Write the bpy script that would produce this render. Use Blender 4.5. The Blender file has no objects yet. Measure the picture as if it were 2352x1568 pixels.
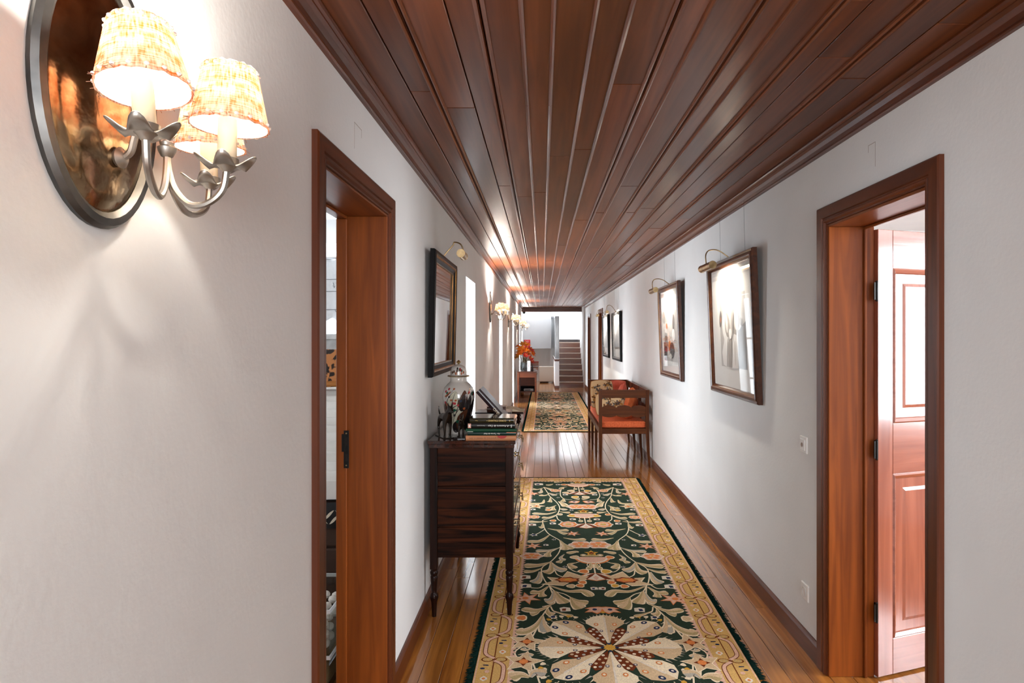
import bpy, bmesh, math, random
from mathutils import Vector, Matrix
random.seed(11)
C = bpy.context.scene
COL = C.collection
PI = math.pi
# ------------------------------------------------------------------ camera, world, light, exposure
cam_d = bpy.data.cameras.new('camera'); cam = bpy.data.objects.new('camera', cam_d); COL.objects.link(cam)
cam.location = (0, 0, 1.58); cam.rotation_euler = (PI/2, 0, 0)
cam_d.sensor_width = 36; cam_d.lens = 36*1420/2352
cam_d.shift_x = -69/2352; cam_d.shift_y = -12/2352
cam_d.clip_start = .02
C.camera = cam
C.view_settings.view_transform = 'Standard'; C.view_settings.look = 'None'
C.view_settings.gamma = 1; C.view_settings.use_curve_mapping = False
C.view_settings.exposure = 0.93
C.cycles.max_bounces = 10; C.cycles.diffuse_bounces = 6; C.cycles.glossy_bounces = 5
C.cycles.transmission_bounces = 8; C.cycles.transparent_max_bounces = 16
C.cycles.sample_clamp_indirect = 6; C.cycles.caustics_reflective = False; C.cycles.caustics_refractive = False
w = bpy.data.worlds.new('sky'); C.world = w; w.use_nodes = True
w.node_tree.nodes['Background'].inputs[0].default_value = (.72, .85, 1, 1)
w.node_tree.nodes['Background'].inputs[1].default_value = 1.6

def light(name, kind, loc, energy, color=(1, 1, 1), size=(.1, .1), rot=(0, 0, 0), spot=None, blend=.6):
    d = bpy.data.lights.new(name, kind); d.energy = energy; d.color = color
    if kind == 'AREA':
        d.shape = 'RECTANGLE'; d.size, d.size_y = size
    else:
        d.shadow_soft_size = size[0]
    if spot: d.spot_size = spot; d.spot_blend = blend
    o = bpy.data.objects.new(name, d); COL.objects.link(o); o.location = loc; o.rotation_euler = rot
    return o
NICHE = [5.40, 9.62, 13.87, 18.10]; NW = .75
DAY = (.86, .93, 1)
for y in NICHE:                                     # daylight outside the four corridor windows
    light('daylight_or_fill', 'AREA', (-1.10, y+NW/2, 1.1), 38, DAY, (1.9, NW-.05), (0, -PI/2, 0))
light('daylight_or_fill', 'AREA', (.335, -2.9, 1.55), 95, (.97, .98, 1), (1.8, 1.9), (PI/2, 0, 0))       # fill light added outside an unseen end window behind the camera
light('daylight_or_fill', 'AREA', (.5, 21.1, 4.3), 95, DAY, (1.4, 1.6), (0, 0, 0))                         # stairwell skylight
light('daylight_or_fill', 'AREA', (-1.9, 5.45, 1.95), 28, DAY, (1.2, .8), (-PI/2, 0, 0))                    # window of the room on the left
light('daylight_or_fill', 'AREA', (4.45, 2.0, 1.6), 105, (.92, .95, 1), (1.5, 1.3), (0, PI/2, 0))           # window of the room on the right
light('daylight_or_fill', 'AREA', (-4.75, 2.4, 1.6), 40, DAY, (1.3, 1.6), (0, -PI/2, 0))                         # fill light added at an invented side window, left room
WARM = (1, .93, .84)

# ------------------------------------------------------------------ materials
def mat(name, base=(.8, .8, .8), rough=.5, metal=0, coat=0, spec=.5, emit=None, es=0, trans=0, ior=1.45):
    m = bpy.data.materials.new(name); m.use_nodes = True
    b = m.node_tree.nodes['Principled BSDF']; I = b.inputs
    I['Base Color'].default_value = (*base, 1); I['Roughness'].default_value = rough; I['Metallic'].default_value = metal
    I['Coat Weight'].default_value = coat; I['Coat Roughness'].default_value = .08
    I['Specular IOR Level'].default_value = spec; I['IOR'].default_value = ior
    I['Transmission Weight'].default_value = trans
    if emit: I['Emission Color'].default_value = (*emit, 1); I['Emission Strength'].default_value = es
    return m
def N(m, t): return m.node_tree.nodes.new(t)
def K(m, a, b): m.node_tree.links.new(a, b)
def noisy(m, c1, c2, scale=(5, 5, 5), nscale=1, detail=5, distort=0, bump=0, lo=.3, hi=.7, rand=0, bscale=None):
    """colour between c1 and c2 by stretched noise in object space, with a fine bump"""
    b = m.node_tree.nodes['Principled BSDF']
    tc = N(m, 'ShaderNodeTexCoord'); mp = N(m, 'ShaderNodeMapping'); mp.inputs['Scale'].default_value = scale
    K(m, tc.outputs['Object'], mp.inputs['Vector'])
    if rand:
        oi = N(m, 'ShaderNodeObjectInfo'); mul = N(m, 'ShaderNodeVectorMath'); mul.operation = 'SCALE'
        cmb = N(m, 'ShaderNodeCombineXYZ')
        for i in range(3): K(m, oi.outputs['Random'], cmb.inputs[i])
        K(m, cmb.outputs[0], mul.inputs[0]); mul.inputs['Scale'].default_value = 37
        K(m, mul.outputs[0], mp.inputs['Location'])
    nz = N(m, 'ShaderNodeTexNoise'); nz.inputs['Scale'].default_value = nscale; nz.inputs['Detail'].default_value = detail
    nz.inputs['Distortion'].default_value = distort
    K(m, mp.outputs[0], nz.inputs['Vector'])
    cr = N(m, 'ShaderNodeValToRGB'); e = cr.color_ramp.elements
    e[0].position, e[1].position = lo, hi; e[0].color = (*c1, 1); e[1].color = (*c2, 1)
    K(m, nz.outputs['Fac'], cr.inputs[0])
    out = cr.outputs[0]
    if rand:
        hs = N(m, 'ShaderNodeHueSaturation'); mr = N(m, 'ShaderNodeMapRange')
        mr.inputs['To Min'].default_value = 1-rand; mr.inputs['To Max'].default_value = 1+rand
        K(m, oi.outputs['Random'], mr.inputs['Value']); K(m, mr.outputs[0], hs.inputs['Value']); K(m, out, hs.inputs['Color']); out = hs.outputs[0]
    K(m, out, b.inputs['Base Color'])
    if bump:
        bp = N(m, 'ShaderNodeBump'); bp.inputs['Strength'].default_value = bump; bp.inputs['Distance'].default_value = .01
        if bscale:
            n2 = N(m, 'ShaderNodeTexNoise'); n2.inputs['Scale'].default_value = bscale; n2.inputs['Detail'].default_value = 4
            K(m, tc.outputs['Object'], n2.inputs['Vector']); K(m, n2.outputs['Fac'], bp.inputs['Height'])
        else: K(m, nz.outputs['Fac'], bp.inputs['Height'])
        K(m, bp.outputs[0], b.inputs['Normal'])
    return m
AX = {'X': (.8, 16, 16), 'Y': (16, .8, 16), 'Z': (16, 16, .8)}
def wood(name, dark, light_, rough=.3, axis='Z', coat=.4, bump=.05, rand=0, lo=.3, hi=.72, ns=1.3):
    return noisy(mat(name, dark, rough, coat=coat), dark, light_, AX[axis], ns, 6, 1.2, bump, lo, hi, rand)
PLASTER = noisy(mat('plaster', rough=.85, spec=.25), (.70, .695, .68), (.765, .762, .745), (1, 1, 1), 1.4, 4, .4, .07, .3, .7, bscale=60)
WHITE = noisy(mat('white_paint', rough=.6), (.78, .78, .78), (.84, .84, .83), (1, 1, 1), 2, 3, 0, .03, bscale=30)
TRIM = {a: wood('trim_wood_'+a, (.058, .0125, .003), (.130, .030, .0068), .34, a, .08) for a in 'XYZ'}
JAMB = wood('jamb_wood', (.13, .028, .004), (.28, .070, .009), .42, 'Z', .03)
JAMBY = wood('jamb_wood_across', (.11, .025, .004), (.21, .055, .008), .4, 'Y', .05)
CEIL = wood('ceiling_board', (.085, .020, .005), (.175, .050, .014), .30, 'Y', .0, .06, .28)
BEAD = wood('ceiling_bead', (.11, .028, .009), (.20, .058, .019), .3, 'Y', .1)
FLOOR = wood('floor_board', (.20, .064, .012), (.46, .175, .030), .14, 'Y', .6, .03, .16)
DARK = mat('shadow_gap', (.012, .008, .006), .8)
MAHOG = wood('dark_mahogany', (.003, .0012, .0008), (.062, .016, .005), .38, 'X', .0, .05, 0, .38, .72, 1.6)
MAHOGZ = wood('dark_mahogany_post', (.004, .002, .0015), (.022, .006, .003), .3, 'Z', .05, .04)
MAHOGY = wood('dark_mahogany_top', (.010, .004, .003), (.05, .013, .006), .16, 'Y', .5, .03)
SETT = wood('settee_wood', (.050, .0125, .003), (.115, .034, .009), .32, 'Z', .05, .03)
SETTX = wood('settee_wood_across', (.050, .0125, .003), (.115, .034, .009), .32, 'X', .05, .03)
TABLE = wood('red_table_wood', (.075, .017, .006), (.14, .036, .013), .3, 'X', .1)
STAIR = wood('stair_wood', (.13, .04, .015), (.24, .08, .03), .22, 'X', .45)
BRASS = mat('brass', (.55, .36, .14), .25, 1)
ABRASS = noisy(mat('antique_brass', rough=.3, metal=1), (.20, .13, .06), (.50, .36, .19), (20, 20, 20), 1, 4)
PEWTER = noisy(mat('pewter', rough=.38, metal=1), (.14, .138, .13), (.34, .325, .30), (14, 14, 14), 1, 4, 0, .1)
DPEW = noisy(mat('dark_pewter', rough=.45, metal=1), (.07, .07, .07), (.17, .165, .155), (14, 14, 14), 1, 4, 0, .1)
SILVER = noisy(mat('worn_silver', rough=.42, metal=1), (.30, .28, .25), (.60, .56, .50), (14, 14, 14), 1, 4, 0, .1)
HAMMER = noisy(mat('hammered_copper', rough=.16, metal=1), (.15, .075, .03), (.42, .31, .19), (1, 1, 1), 13, 5, 1.5, .22, .3, .68, bscale=15)
CHROME = mat('chrome', (.75, .74, .72), .08, 1)
IRON = mat('black_iron', (.012, .011, .010), .4, .6)
IVORY = mat('ivory_candle', (.74, .62, .44), .4)
for m_, v_ in ((MAHOG, .08), (MAHOGZ, .12), (MAHOGY, .3), (JAMB, .28), (CEIL, .42), (SETT, .14), (SETTX, .14), (TABLE, .3)): m_.node_tree.nodes['Principled BSDF'].inputs['Specular IOR Level'].default_value = v_
GLASS = None
def thin_glass(name, tint=(1, 1, 1), gl=.08):
    m = bpy.data.materials.new(name); m.use_nodes = True; nt = m.node_tree; nt.nodes.clear()
    o = nt.nodes.new('ShaderNodeOutputMaterial'); mx = nt.nodes.new('ShaderNodeMixShader'); fr = nt.nodes.new('ShaderNodeLayerWeight'); pw = nt.nodes.new('ShaderNodeMath'); pw.operation = 'POWER'; pw.inputs[1].default_value = 5; ma = nt.nodes.new('ShaderNodeMath'); ma.operation = 'MULTIPLY_ADD'; ma.inputs[1].default_value = .8; ma.inputs[2].default_value = .035
    t = nt.nodes.new('ShaderNodeBsdfTransparent'); g = nt.nodes.new('ShaderNodeBsdfGlossy')
    t.inputs[0].default_value = (*tint, 1); g.inputs['Roughness'].default_value = .02; fr.inputs[0].default_value = .5
    nt.links.new(fr.outputs['Facing'], pw.inputs[0]); nt.links.new(pw.outputs[0], ma.inputs[0]); nt.links.new(ma.outputs[0], mx.inputs[0]); nt.links.new(t.outputs[0], mx.inputs[1]); nt.links.new(g.outputs[0], mx.inputs[2])
    nt.links.new(mx.outputs[0], o.inputs[0]); return m
GLASS = thin_glass('window_glass'); PICGLASS = thin_glass('picture_glass')
MIRROR = mat('mirror', (.86, .86, .86), .02, 1)

# ------------------------------------------------------------------ mesh helpers
class MB:
    def __init__(s): s.bm = bmesh.new(); s.mi = 0
    def _set(s, fs):
        for f in fs: f.material_index = s.mi
    def box(s, a, b, bev=0, seg=1, M=None):
        x0, y0, z0 = [min(p, q) for p, q in zip(a, b)]; x1, y1, z1 = [max(p, q) for p, q in zip(a, b)]
        v = [s.bm.verts.new(p) for p in ((x0,y0,z0),(x1,y0,z0),(x1,y1,z0),(x0,y1,z0),(x0,y0,z1),(x1,y0,z1),(x1,y1,z1),(x0,y1,z1))]
        fs = [s.bm.faces.new([v[i] for i in q]) for q in ((3,2,1,0),(4,5,6,7),(0,1,5,4),(1,2,6,5),(2,3,7,6),(3,0,4,7))]
        if bev:
            es = list({e for f in fs for e in f.edges})
            r = bmesh.ops.bevel(s.bm, geom=es, offset=bev, segments=seg, profile=.5, affect='EDGES')
            vs = {x for x in v if x.is_valid} | set(r['verts'])
            fs = [f for f in s.bm.faces if all(q in vs for q in f.verts)]
        else: vs = set(v)
        s._set(fs)
        if M is not None: bmesh.ops.transform(s.bm, matrix=M, verts=list(vs))
        return s
    def rings(s, rings, cap=True, closed=False):
        R = [[s.bm.verts.new(p) for p in r] for r in rings]; n = len(R[0]); fs = []
        for i in range(len(R) if closed else len(R)-1):
            A, B = R[i], R[(i+1) % len(R)]
            for j in range(n): fs.append(s.bm.faces.new((A[j], A[(j+1) % n], B[(j+1) % n], B[j])))
        if cap and not closed: fs += [s.bm.faces.new(R[0][::-1]), s.bm.faces.new(R[-1])]
        s._set(fs); return s
    def lathe(s, prof, n=24, c=(0, 0, 0), M=None, cap=True):
        M = M or Matrix()
        return s.rings([[M @ Vector((c[0]+r*math.cos(2*PI*k/n), c[1]+r*math.sin(2*PI*k/n), c[2]+z)) for k in range(n)] for r, z in prof], cap)
    def tube(s, pts, r, n=8, smooth=0, cap=True):
        pts = [Vector(p) for p in pts]
        if smooth: pts = spline(pts, smooth)
        rs = r if isinstance(r, (list, tuple)) else None
        out = []; up = None
        for i, p in enumerate(pts):
            d = (pts[min(i+1, len(pts)-1)]-pts[max(i-1, 0)]).normalized()
            if up is None:
                up = d.orthogonal().normalized()
            else:
                up = (up-d*up.dot(d)); up = up.normalized() if up.length > 1e-6 else d.orthogonal().normalized()
            sd = d.cross(up)
            if rs:
                t = i/(len(pts)-1)*(len(rs)-1); k = min(int(t), len(rs)-2); rr = rs[k]+(rs[k+1]-rs[k])*(t-k)
            else: rr = r
            out.append([p+up*rr*math.cos(2*PI*k/n)+sd*rr*math.sin(2*PI*k/n) for k in range(n)])
        return s.rings(out, cap)
    def cyl(s, a, b, r0, r1=None, n=20): return s.tube([a, b], [r0, r0 if r1 is None else r1], n)
    def ball(s, c, r, n=12, sc=(1, 1, 1), M=None):
        M = M or Matrix()
        h = max(4, n//2)
        prof = [(max(1e-4, math.sin(PI*i/h)), -math.cos(PI*i/h)) for i in range(h+1)]
        return s.rings([[M @ Vector((c[0]+r*sc[0]*q*math.cos(2*PI*k/n), c[1]+r*sc[1]*q*math.sin(2*PI*k/n), c[2]+r*sc[2]*z)) for k in range(n)] for q, z in prof])
    def poly(s, pts):
        f = s.bm.faces.new([s.bm.verts.new(p) for p in pts]); s._set([f]); return s
    def prism(s, pts, d):
        """polygon pts (3D) pushed along d"""
        d = Vector(d); a = [Vector(p) for p in pts]
        return s.rings([a, [p+d for p in a]])
    def strip(s, L, R):
        A = [s.bm.verts.new(p) for p in L]; B = [s.bm.verts.new(p) for p in R]
        s._set([s.bm.faces.new((A[i], B[i], B[i+1], A[i+1])) for i in range(len(A)-1)]); return s
    def grid(s, fn, nu, nv):
        V = [[s.bm.verts.new(fn(i/nu, j/nv)) for j in range(nv+1)] for i in range(nu+1)]
        s._set([s.bm.faces.new((V[i][j], V[i+1][j], V[i+1][j+1], V[i][j+1])) for i in range(nu) for j in range(nv)]); return s
    def add(s, me, M):
        b2 = bmesh.new(); b2.from_mesh(me); bmesh.ops.transform(b2, matrix=M, verts=b2.verts)
        t = bpy.data.meshes.new('t'); b2.to_mesh(t); b2.free(); s.bm.from_mesh(t); bpy.data.meshes.remove(t); return s
    def build(s, name, m, parent=None, smooth=False, fix=True, loc=None):
        if fix: bmesh.ops.recalc_face_normals(s.bm, faces=s.bm.faces)
        me = bpy.data.meshes.new(name); s.bm.to_mesh(me); s.bm.free()
        for x in (m if isinstance(m, (list, tuple)) else [m]): me.materials.append(x)
        if smooth:
            me.shade_smooth(); me.set_sharp_from_angle(angle=math.radians(38))
        o = bpy.data.objects.new(name, me); COL.objects.link(o)
        if parent: o.parent = parent
        if loc: o.location = loc
        return o
def spline(P, n):
    P = [Vector(p) for p in P]; out = []
    for i in range(len(P)-1):
        a, b, c, d = P[max(i-1, 0)], P[i], P[i+1], P[min(i+2, len(P)-1)]
        for k in range(n):
            t = k/n
            out.append(.5*((2*b)+(c-a)*t+(2*a-5*b+4*c-d)*t*t+(3*b-a-3*c+d)*t**3))
    return out+[P[-1]]
def tag(o, label=None, cat=None, group=None, kind=None):
    for k, v in (('label', label), ('category', cat), ('group', group), ('kind', kind)):
        if v: o[k] = v
    return o
def empty(name, loc=(0, 0, 0), rot=(0, 0, 0)):
    o = bpy.data.objects.new(name, None); COL.objects.link(o); o.location = loc; o.rotation_euler = rot; o.empty_display_size = .1
    return o
def thing(name, label, cat, loc=(0, 0, 0), rot=(0, 0, 0), group=None): return tag(empty(name, loc, rot), label, cat, group)
def copy_tree(o, parent=None):
    c = o.copy(); COL.objects.link(c)
    if parent: c.parent = parent
    for ch in list(o.children): copy_tree(ch, c)
    return c
def text(body, size, m, parent, M, name='lettering', ext=.0003, align='LEFT', shear=0):
    cu = bpy.data.curves.new('t', 'FONT'); cu.shear = shear; cu.body = body; cu.size = size; cu.extrude = ext; cu.align_x = align; cu.align_y = 'CENTER'
    cu.resolution_u = 3
    t = bpy.data.objects.new('t', cu); COL.objects.link(t)
    me = bpy.data.meshes.new_from_object(t); bpy.data.objects.remove(t); bpy.data.curves.remove(cu)
    me.transform(M); me.materials.clear(); me.materials.append(m)
    o = bpy.data.objects.new(name, me); COL.objects.link(o); o.parent = parent
    return o
XL, XR = -.665, 1.335          # corridor faces
TH = .212                       # wall thickness
HT = 2.44                      # top of plaster (underside of the crown), ceiling boards at 2.52
YB, YE = -2.6, 20.0            # ends of the corridor ceiling
# ------------------------------------------------------------------ structure
S = dict(kind='structure')
def struct(mb, name, m, parent=None, smooth=False):
    o = mb.build(name, m, parent, smooth)
    if not parent: o['kind'] = 'structure'
    return o
# floor: subfloor and individual boards
b = MB(); b.box((XL-.02, YB, -.06), (XR+.02, 22.1, -.013))
b.box((XL-TH, 1.862, -.06), (XL-.02, 2.645, -.013)); b.box((XR+.02, 2.137, -.06), (XR+TH, 2.88, -.013))
for y in NICHE: b.box((XL-TH, y, -.06), (XL-.02, y+NW, -.013))
floor = struct(b, 'floor', DARK)
nrow = 21; bw = (XR-XL)/nrow
cache = {}
def board(wid, ln):
    k = (round(wid, 4), round(ln, 3))
    if k not in cache:
        o = MB().box((-wid/2, 0, -.013), (wid/2, ln, 0), .0012).build('plank', FLOOR); cache[k] = o.data; bpy.data.objects.remove(o)
    return cache[k]
def lay(parent, x0, x1, n, y0, y1, lens, seedoff=0):
    bw_ = (x1-x0)/n
    for i in range(n):
        y = y0-random.random()*1.2 if y0 < -1 else y0; first = True
        while y < y1-.02:
            ln = random.choice(lens)
            if first: ln = round(ln*random.choice((.35, .55, .8, 1)), 2); first = False
            ln = min(ln, y1-y)
            if y1-(y+ln) < .3: ln = y1-y
            o = bpy.data.objects.new('plank', board(bw_-.0022, ln-.002)); COL.objects.link(o); o.parent = parent
            o.location = (x0+bw_*(i+.5), y, 0); y += ln
lay(floor, XL, XR, nrow, .6, 22.06, (1.8, 2.4, 3.0, 3.6))
lay(floor, XL-TH, XL, 2, 1.862, 2.645, (.9,))
lay(floor, XR, XR+TH, 2, 2.137, 2.88, (.9,))
for y in NICHE: lay(floor, XL-TH, XL, 2, y, y+NW, (.9,))
MB().box((XL, YB, -.013), (XR, .6, 0)).build('board_panel', FLOOR, floor)
# ceiling: boards, beads
ceil_ = struct(MB().box((XL-.1, YB, 2.545), (XR+.1, YE, 2.62)), 'ceiling', DARK)
J = [(-.665, 0), (-.508, 0), (-.41, 2), (-.276, 0), (-.179, 2), (-.06, 1), (.033, 1), (.155, 1), (.256, 1), (.39, 2), (.481, 1), (.62, 2), (.712, 1), (.844, 2), (.93, 0), (1.065, 2), (1.19, 0), (1.335, 0)]
for i in range(len(J)-1):
    a, c = J[i][0], J[i+1][0]; y = YB; first = True
    while y < YE-.01:
        ln = random.choice((2.7, 3.3, 3.9, 4.5))
        if first: ln *= random.uniform(.8, 1.6); first = False
        if YE-(y+ln) < .8: ln = YE-y
        MB().box((a+.002-(a+c)/2, .0012, 0), (c-.002-(a+c)/2, ln-.0012, .025), .0025).build('plank', CEIL, ceil_, loc=((a+c)/2, y, 2.52+random.uniform(-.001, .0015)))
        y += ln
for x, k in J:
    if k:
        r = .0085 if k == 1 else .0075
        prof = lambda cx, rr: [(cx-rr, 2.524), (cx-rr*.8, 2.52-rr*.8), (cx, 2.52-rr*1.15), (cx+rr*.8, 2.52-rr*.8), (cx+rr, 2.524)]
        for cx in ((x,) if k == 1 else (x-.011, x+.011)):
            y = YB
            while y < YE-.01:
                ln = min(random.choice((3.6, 5.1, 6.2)), YE-y)
                if YE-y-ln < 1: ln = YE-y
                MB().rings([[(px, y+.001, pz) for px, pz in prof(cx, r)], [(px, y+ln-.001, pz) for px, pz in prof(cx, r)]]).build('bead', BEAD, ceil_)
                y += ln
# walls
def wall_boxes(openings, x0, x1, y0, y1, z1):
    b = MB(); y = y0
    for a, c, h in openings:
        b.box((x0, y, 0), (x1, a, z1)); b.box((x0, a, h), (x1, c, z1)); y = c
    b.box((x0, y, 0), (x1, y1, z1)); return b
left_open = [(1.862, 2.645, 2.10)]+[(y, y+NW, 2.105) for y in NICHE]
wl = struct(wall_boxes(left_open, XL-TH, XL, YB, 22.06, 2.56), 'wall_left', PLASTER)
RD = [(2.137, 2.88, 2.10), (13.62, 14.42, 2.12), (16.95, 17.75, 2.12)]
wr = struct(wall_boxes(RD, XR, XR+TH, YB, 22.06, 2.56), 'wall_right', PLASTER)
MARK = mat('pencil_mark', (.42, .37, .34), .9)
def mark(wall, x, y0, y1, z0, z1):
    b = MB()
    for a, c in (((y0, z0), (y0+.003, z1)), ((y0, z1-.003), (y1, z1)), ((y1-.003, z1-.03), (y1, z1))):
        b.box((x-.0004, a[0], a[1]), (x+.0004, c[0], c[1]))
    b.build('pencil_mark', MARK, wall)
mark(wl, XL, 2.19, 2.28, 2.245, 2.34); mark(wr, XR, 2.475, 2.53, 2.26, 2.36)
# end wall behind the camera, glazed only to let the fill light in
b = MB(); b.box((XL-TH, YB-.15, 0), (-.57, YB, 2.56)); b.box((1.24, YB-.15, 0), (XR+TH, YB, 2.56)); b.box((-.57, YB-.15, 2.5), (1.24, YB, 2.56)); b.box((-.57, YB-.15, 0), (1.24, YB, .55))
struct(b, 'wall_front', PLASTER)
def window(name, a, c, thick, m=WHITE, cols=2, rows=3, bar=.035, fr=.06):
    """window between corners a and c lying in a plane of constant x or y"""
    root = empty(name, a); root['kind'] = 'structure'
    d = Vector(c)-Vector(a); ax = 1 if abs(d.x) < 1e-6 else 0
    L, H = abs(d[ax]), d.z; sg = 1 if d[ax] > 0 else -1
    def P(u, v, t): return (t, sg*u, v) if ax == 1 else (sg*u, t, v)
    b = MB()
    for u0, u1, v0, v1 in ((0, fr, 0, H), (L-fr, L, 0, H), (fr, L-fr, 0, fr), (fr, L-fr, H-fr, H)): b.box(P(u0, v0, -thick), P(u1, v1, thick), .004)
    b.build('window_frame', m, root)
    cw, rh = (L-2*fr)/cols, (H-2*fr)/rows
    for i in range(1, cols): MB().box(P(fr+i*cw-bar/2, fr, -thick*.7), P(fr+i*cw+bar/2, H-fr, thick*.7), .003).build('glazing_bar', m, root)
    for j in range(1, rows): MB().box(P(fr, fr+j*rh-bar/2, -thick*.6), P(L-fr, fr+j*rh+bar/2, thick*.6), .003).build('glazing_bar', m, root)
    for i in range(cols):
        for j in range(rows):
            u, v = fr+i*cw, fr+j*rh
            MB().box(P(u, v, -.002), P(u+cw, v+rh, .002)).build('pane', GLASS, root)
    return root
for i, y in enumerate(NICHE): window('window_%d' % (i+1), (XL-TH+.04, y, .0), (XL-TH+.04, y+NW, 2.105), .025)
window('window_7', (-.57, YB-.08, .55), (1.24, YB-.08, 2.5), .03)  # unseen window, added for the back fill light
# stairwell beyond the end of the boarded ceiling
b = MB(); b.box((XL-TH, 22.06, 0), (XR+TH, 22.3, 4.5)); struct(b, 'wall_back', WHITE)
b = MB(); b.box((XL-TH, YE+.06, 2.56), (XL, 22.06, 4.5)); b.box((XR-.05, YE+.06, 2.56), (XR+TH, 22.06, 4.5)); b.box((XR-.05, 19.12, 0), (XR-.0005, 22.06, 2.56)); b.box((XL-TH, YE-.05, 2.63), (XR+TH, YE+.06, 4.5))
struct(b, 'wall_stairwell', WHITE)
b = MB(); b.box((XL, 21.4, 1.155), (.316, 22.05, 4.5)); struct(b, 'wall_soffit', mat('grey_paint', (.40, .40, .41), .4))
b = MB(); b.box((.42, 20.3, 1.38), (.50, 22.05, 1.39)); b.bm.clear(); b.box((.389, 18.77, 0), (.521, 22.05, .822)); struct(b, 'wall_newel', WHITE)
b = MB(); b.box((.383, 18.765, .822), (.527, 22.05, .88), .004); struct(b, 'trim_4', TRIM['Y'])
b = MB(); b.box((.389, 18.77, .88), (.521, 22.05, .905)); b.box((.515, 18.785, .905), (.521, 22.05, 2.19)); struct(b, 'wall_newel_upper', WHITE)
b = MB(); b.box((.398, 18.79, .905), (.515, 22.05, 2.19), .005); struct(b, 'wall_newel_panel', noisy(mat('grey_polished_panel', rough=.2, coat=.4), (.13, .13, .13), (.24, .235, .23), (9, 9, 2), 1.2, 5, 1))
b = MB(); b.box((.383, 18.76, 0), (.527, 18.772, .075), .003); b.box((.383, 18.76, 0), (.389, 21, .075)); struct(b, 'baseboard_newel', TRIM['X'])
# crown mouldings
def crown(pts_a, pts_b, name, m=TRIM['Y']):
    b = MB(); b.rings([pts_a, pts_b]); return struct(b, name, m, smooth=False)
cp = [(0, 2.44), (.014, 2.44), (.018, 2.445), (.018, 2.452), (.013, 2.456), (.017, 2.472), (.026, 2.488), (.036, 2.497), (.040, 2.497), (.047, 2.503), (.050, 2.511), (.047, 2.5215), (0, 2.5215)]
crown([(XL+p, YB, z) for p, z in cp], [(XL+p, YE, z) for p, z in cp], 'trim_1')
crown([(XR-p, YB, z) for p, z in cp], [(XR-p, YE, z) for p, z in cp], 'trim_2')
b = MB(); b.box((XL, YE-.03, 2.37), (XR, YE+.03, 2.54), .004); b.box((XL, YE-.045, 2.44), (XR, YE-.02, 2.50), .005); struct(b, 'trim_3', TRIM['X'])
# baseboards
def base(name, x, sg, y0, y1):
    p = [(0, 0), (.018, 0), (.018, .085), (.014, .094), (.008, .10), (0, .10)]
    return struct(MB().rings([[(x+sg*a, y0, z) for a, z in p], [(x+sg*a, y1, z) for a, z in p]]), name, TRIM['Y'])
segs = [(YB, 1.783), (2.724, NICHE[0])]+[(NICHE[i]+NW, NICHE[i+1]) for i in range(3)]+[(NICHE[3]+NW, 21.4)]
for a, c in segs: base('baseboard_left', XL, 1, a, c)
for a, c in ((YB, 2.052), (2.965, 13.54), (14.5, 16.87), (17.83, 19.1)): base('baseboard_right', XR, -1, a, c)
# doorways: casings, linings
def casing_prof(w_):      # (across, out) from the outer edge to the opening
    return [(0, 0), (0, .017), (.006, .021), (w_*.62, .021), (w_*.66, .014), (w_*.72, .014), (w_*.76, .019), (w_*.86, .019), (w_*.92, .010), (w_, .010), (w_, 0)]
def casing(root, xf, sg, y0, y1, h, w_=.085):
    """mitred casing round an opening y0..y1, height h, on the wall face xf, projecting towards sg"""
    pr = casing_prof(w_)
    L = lambda yy, zz, o: (xf+sg*o, yy, zz)
    for name, A, B in (('casing', lambda u: (y0-w_+u, 0), lambda u: (y0-w_+u, h+w_-u)), ('casing', lambda u: (y1+w_-u, 0), lambda u: (y1+w_-u, h+w_-u)),
                       ('head_casing', lambda u: (y0-w_+u, h+w_-u), lambda u: (y1+w_-u, h+w_-u))):
        MB().rings([[L(*A(u), o) for u, o in pr], [L(*B(u), o) for u, o in pr]]).build(name, TRIM['Y'] if name[0] == 'h' else TRIM['Z'], root)
def lining(root, xa, xb, y0, y1, h, t=.012, stop=None):
    for a, c in ((y0, y0+t), (y1-t, y1)): MB().box((xa, a, 0), (xb, c, h-t), .002).build('jamb', JAMB, root)
    MB().box((xa, y0, h-t), (xb, y1, h), .002).build('head_lining', JAMBY, root)
    if stop:
        s0, s1 = stop
        for a, c in ((y0+t, y0+t+.012), (y1-t-.012, y1-t)): MB().box((s0, a, 0), (s1, c, h-t-.012), .003).build('door_stop', JAMB, root)
        MB().box((s0, y0+t, h-t-.012), (s1, y1-t, h-t), .003).build('door_stop', JAMBY, root)
d1 = empty('door_1'); d1['kind'] = 'structure'
casing(d1, XL, 1, 1.862, 2.645, 2.10, .078); lining(d1, XL-.210, XL+.004, 1.862, 2.645, 2.10, .008, stop=(XL-.210, XL-.165))
sp = MB().box((-.842, 2.624, 1.02), (-.820, 2.627, 1.18), .0008).build('strike_plate', IRON, d1)
MB().box((-.850, 2.6215, 1.09), (-.836, 2.6255, 1.165), .0006).build('strike_lip', IRON, sp)
for z in (1.032, 1.168): MB().cyl((-.831, 2.6232, z), (-.831, 2.6245, z), .0035, n=8).build('screw', ABRASS, sp)
for z0, z1 in ((1.05, 1.08), (1.115, 1.15)): MB().box((-.835, 2.6236, z0), (-.825, 2.6246, z1)).build('latch_hole', DARK, sp)
d2 = empty('door_2'); d2['kind'] = 'structure'
casing(d2, XR, -1, 2.137, 2.88, 2.10); lining(d2, XR-.004, XR+.206, 2.137, 2.88, 2.10, stop=(XR+.155, XR+.168))
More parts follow.
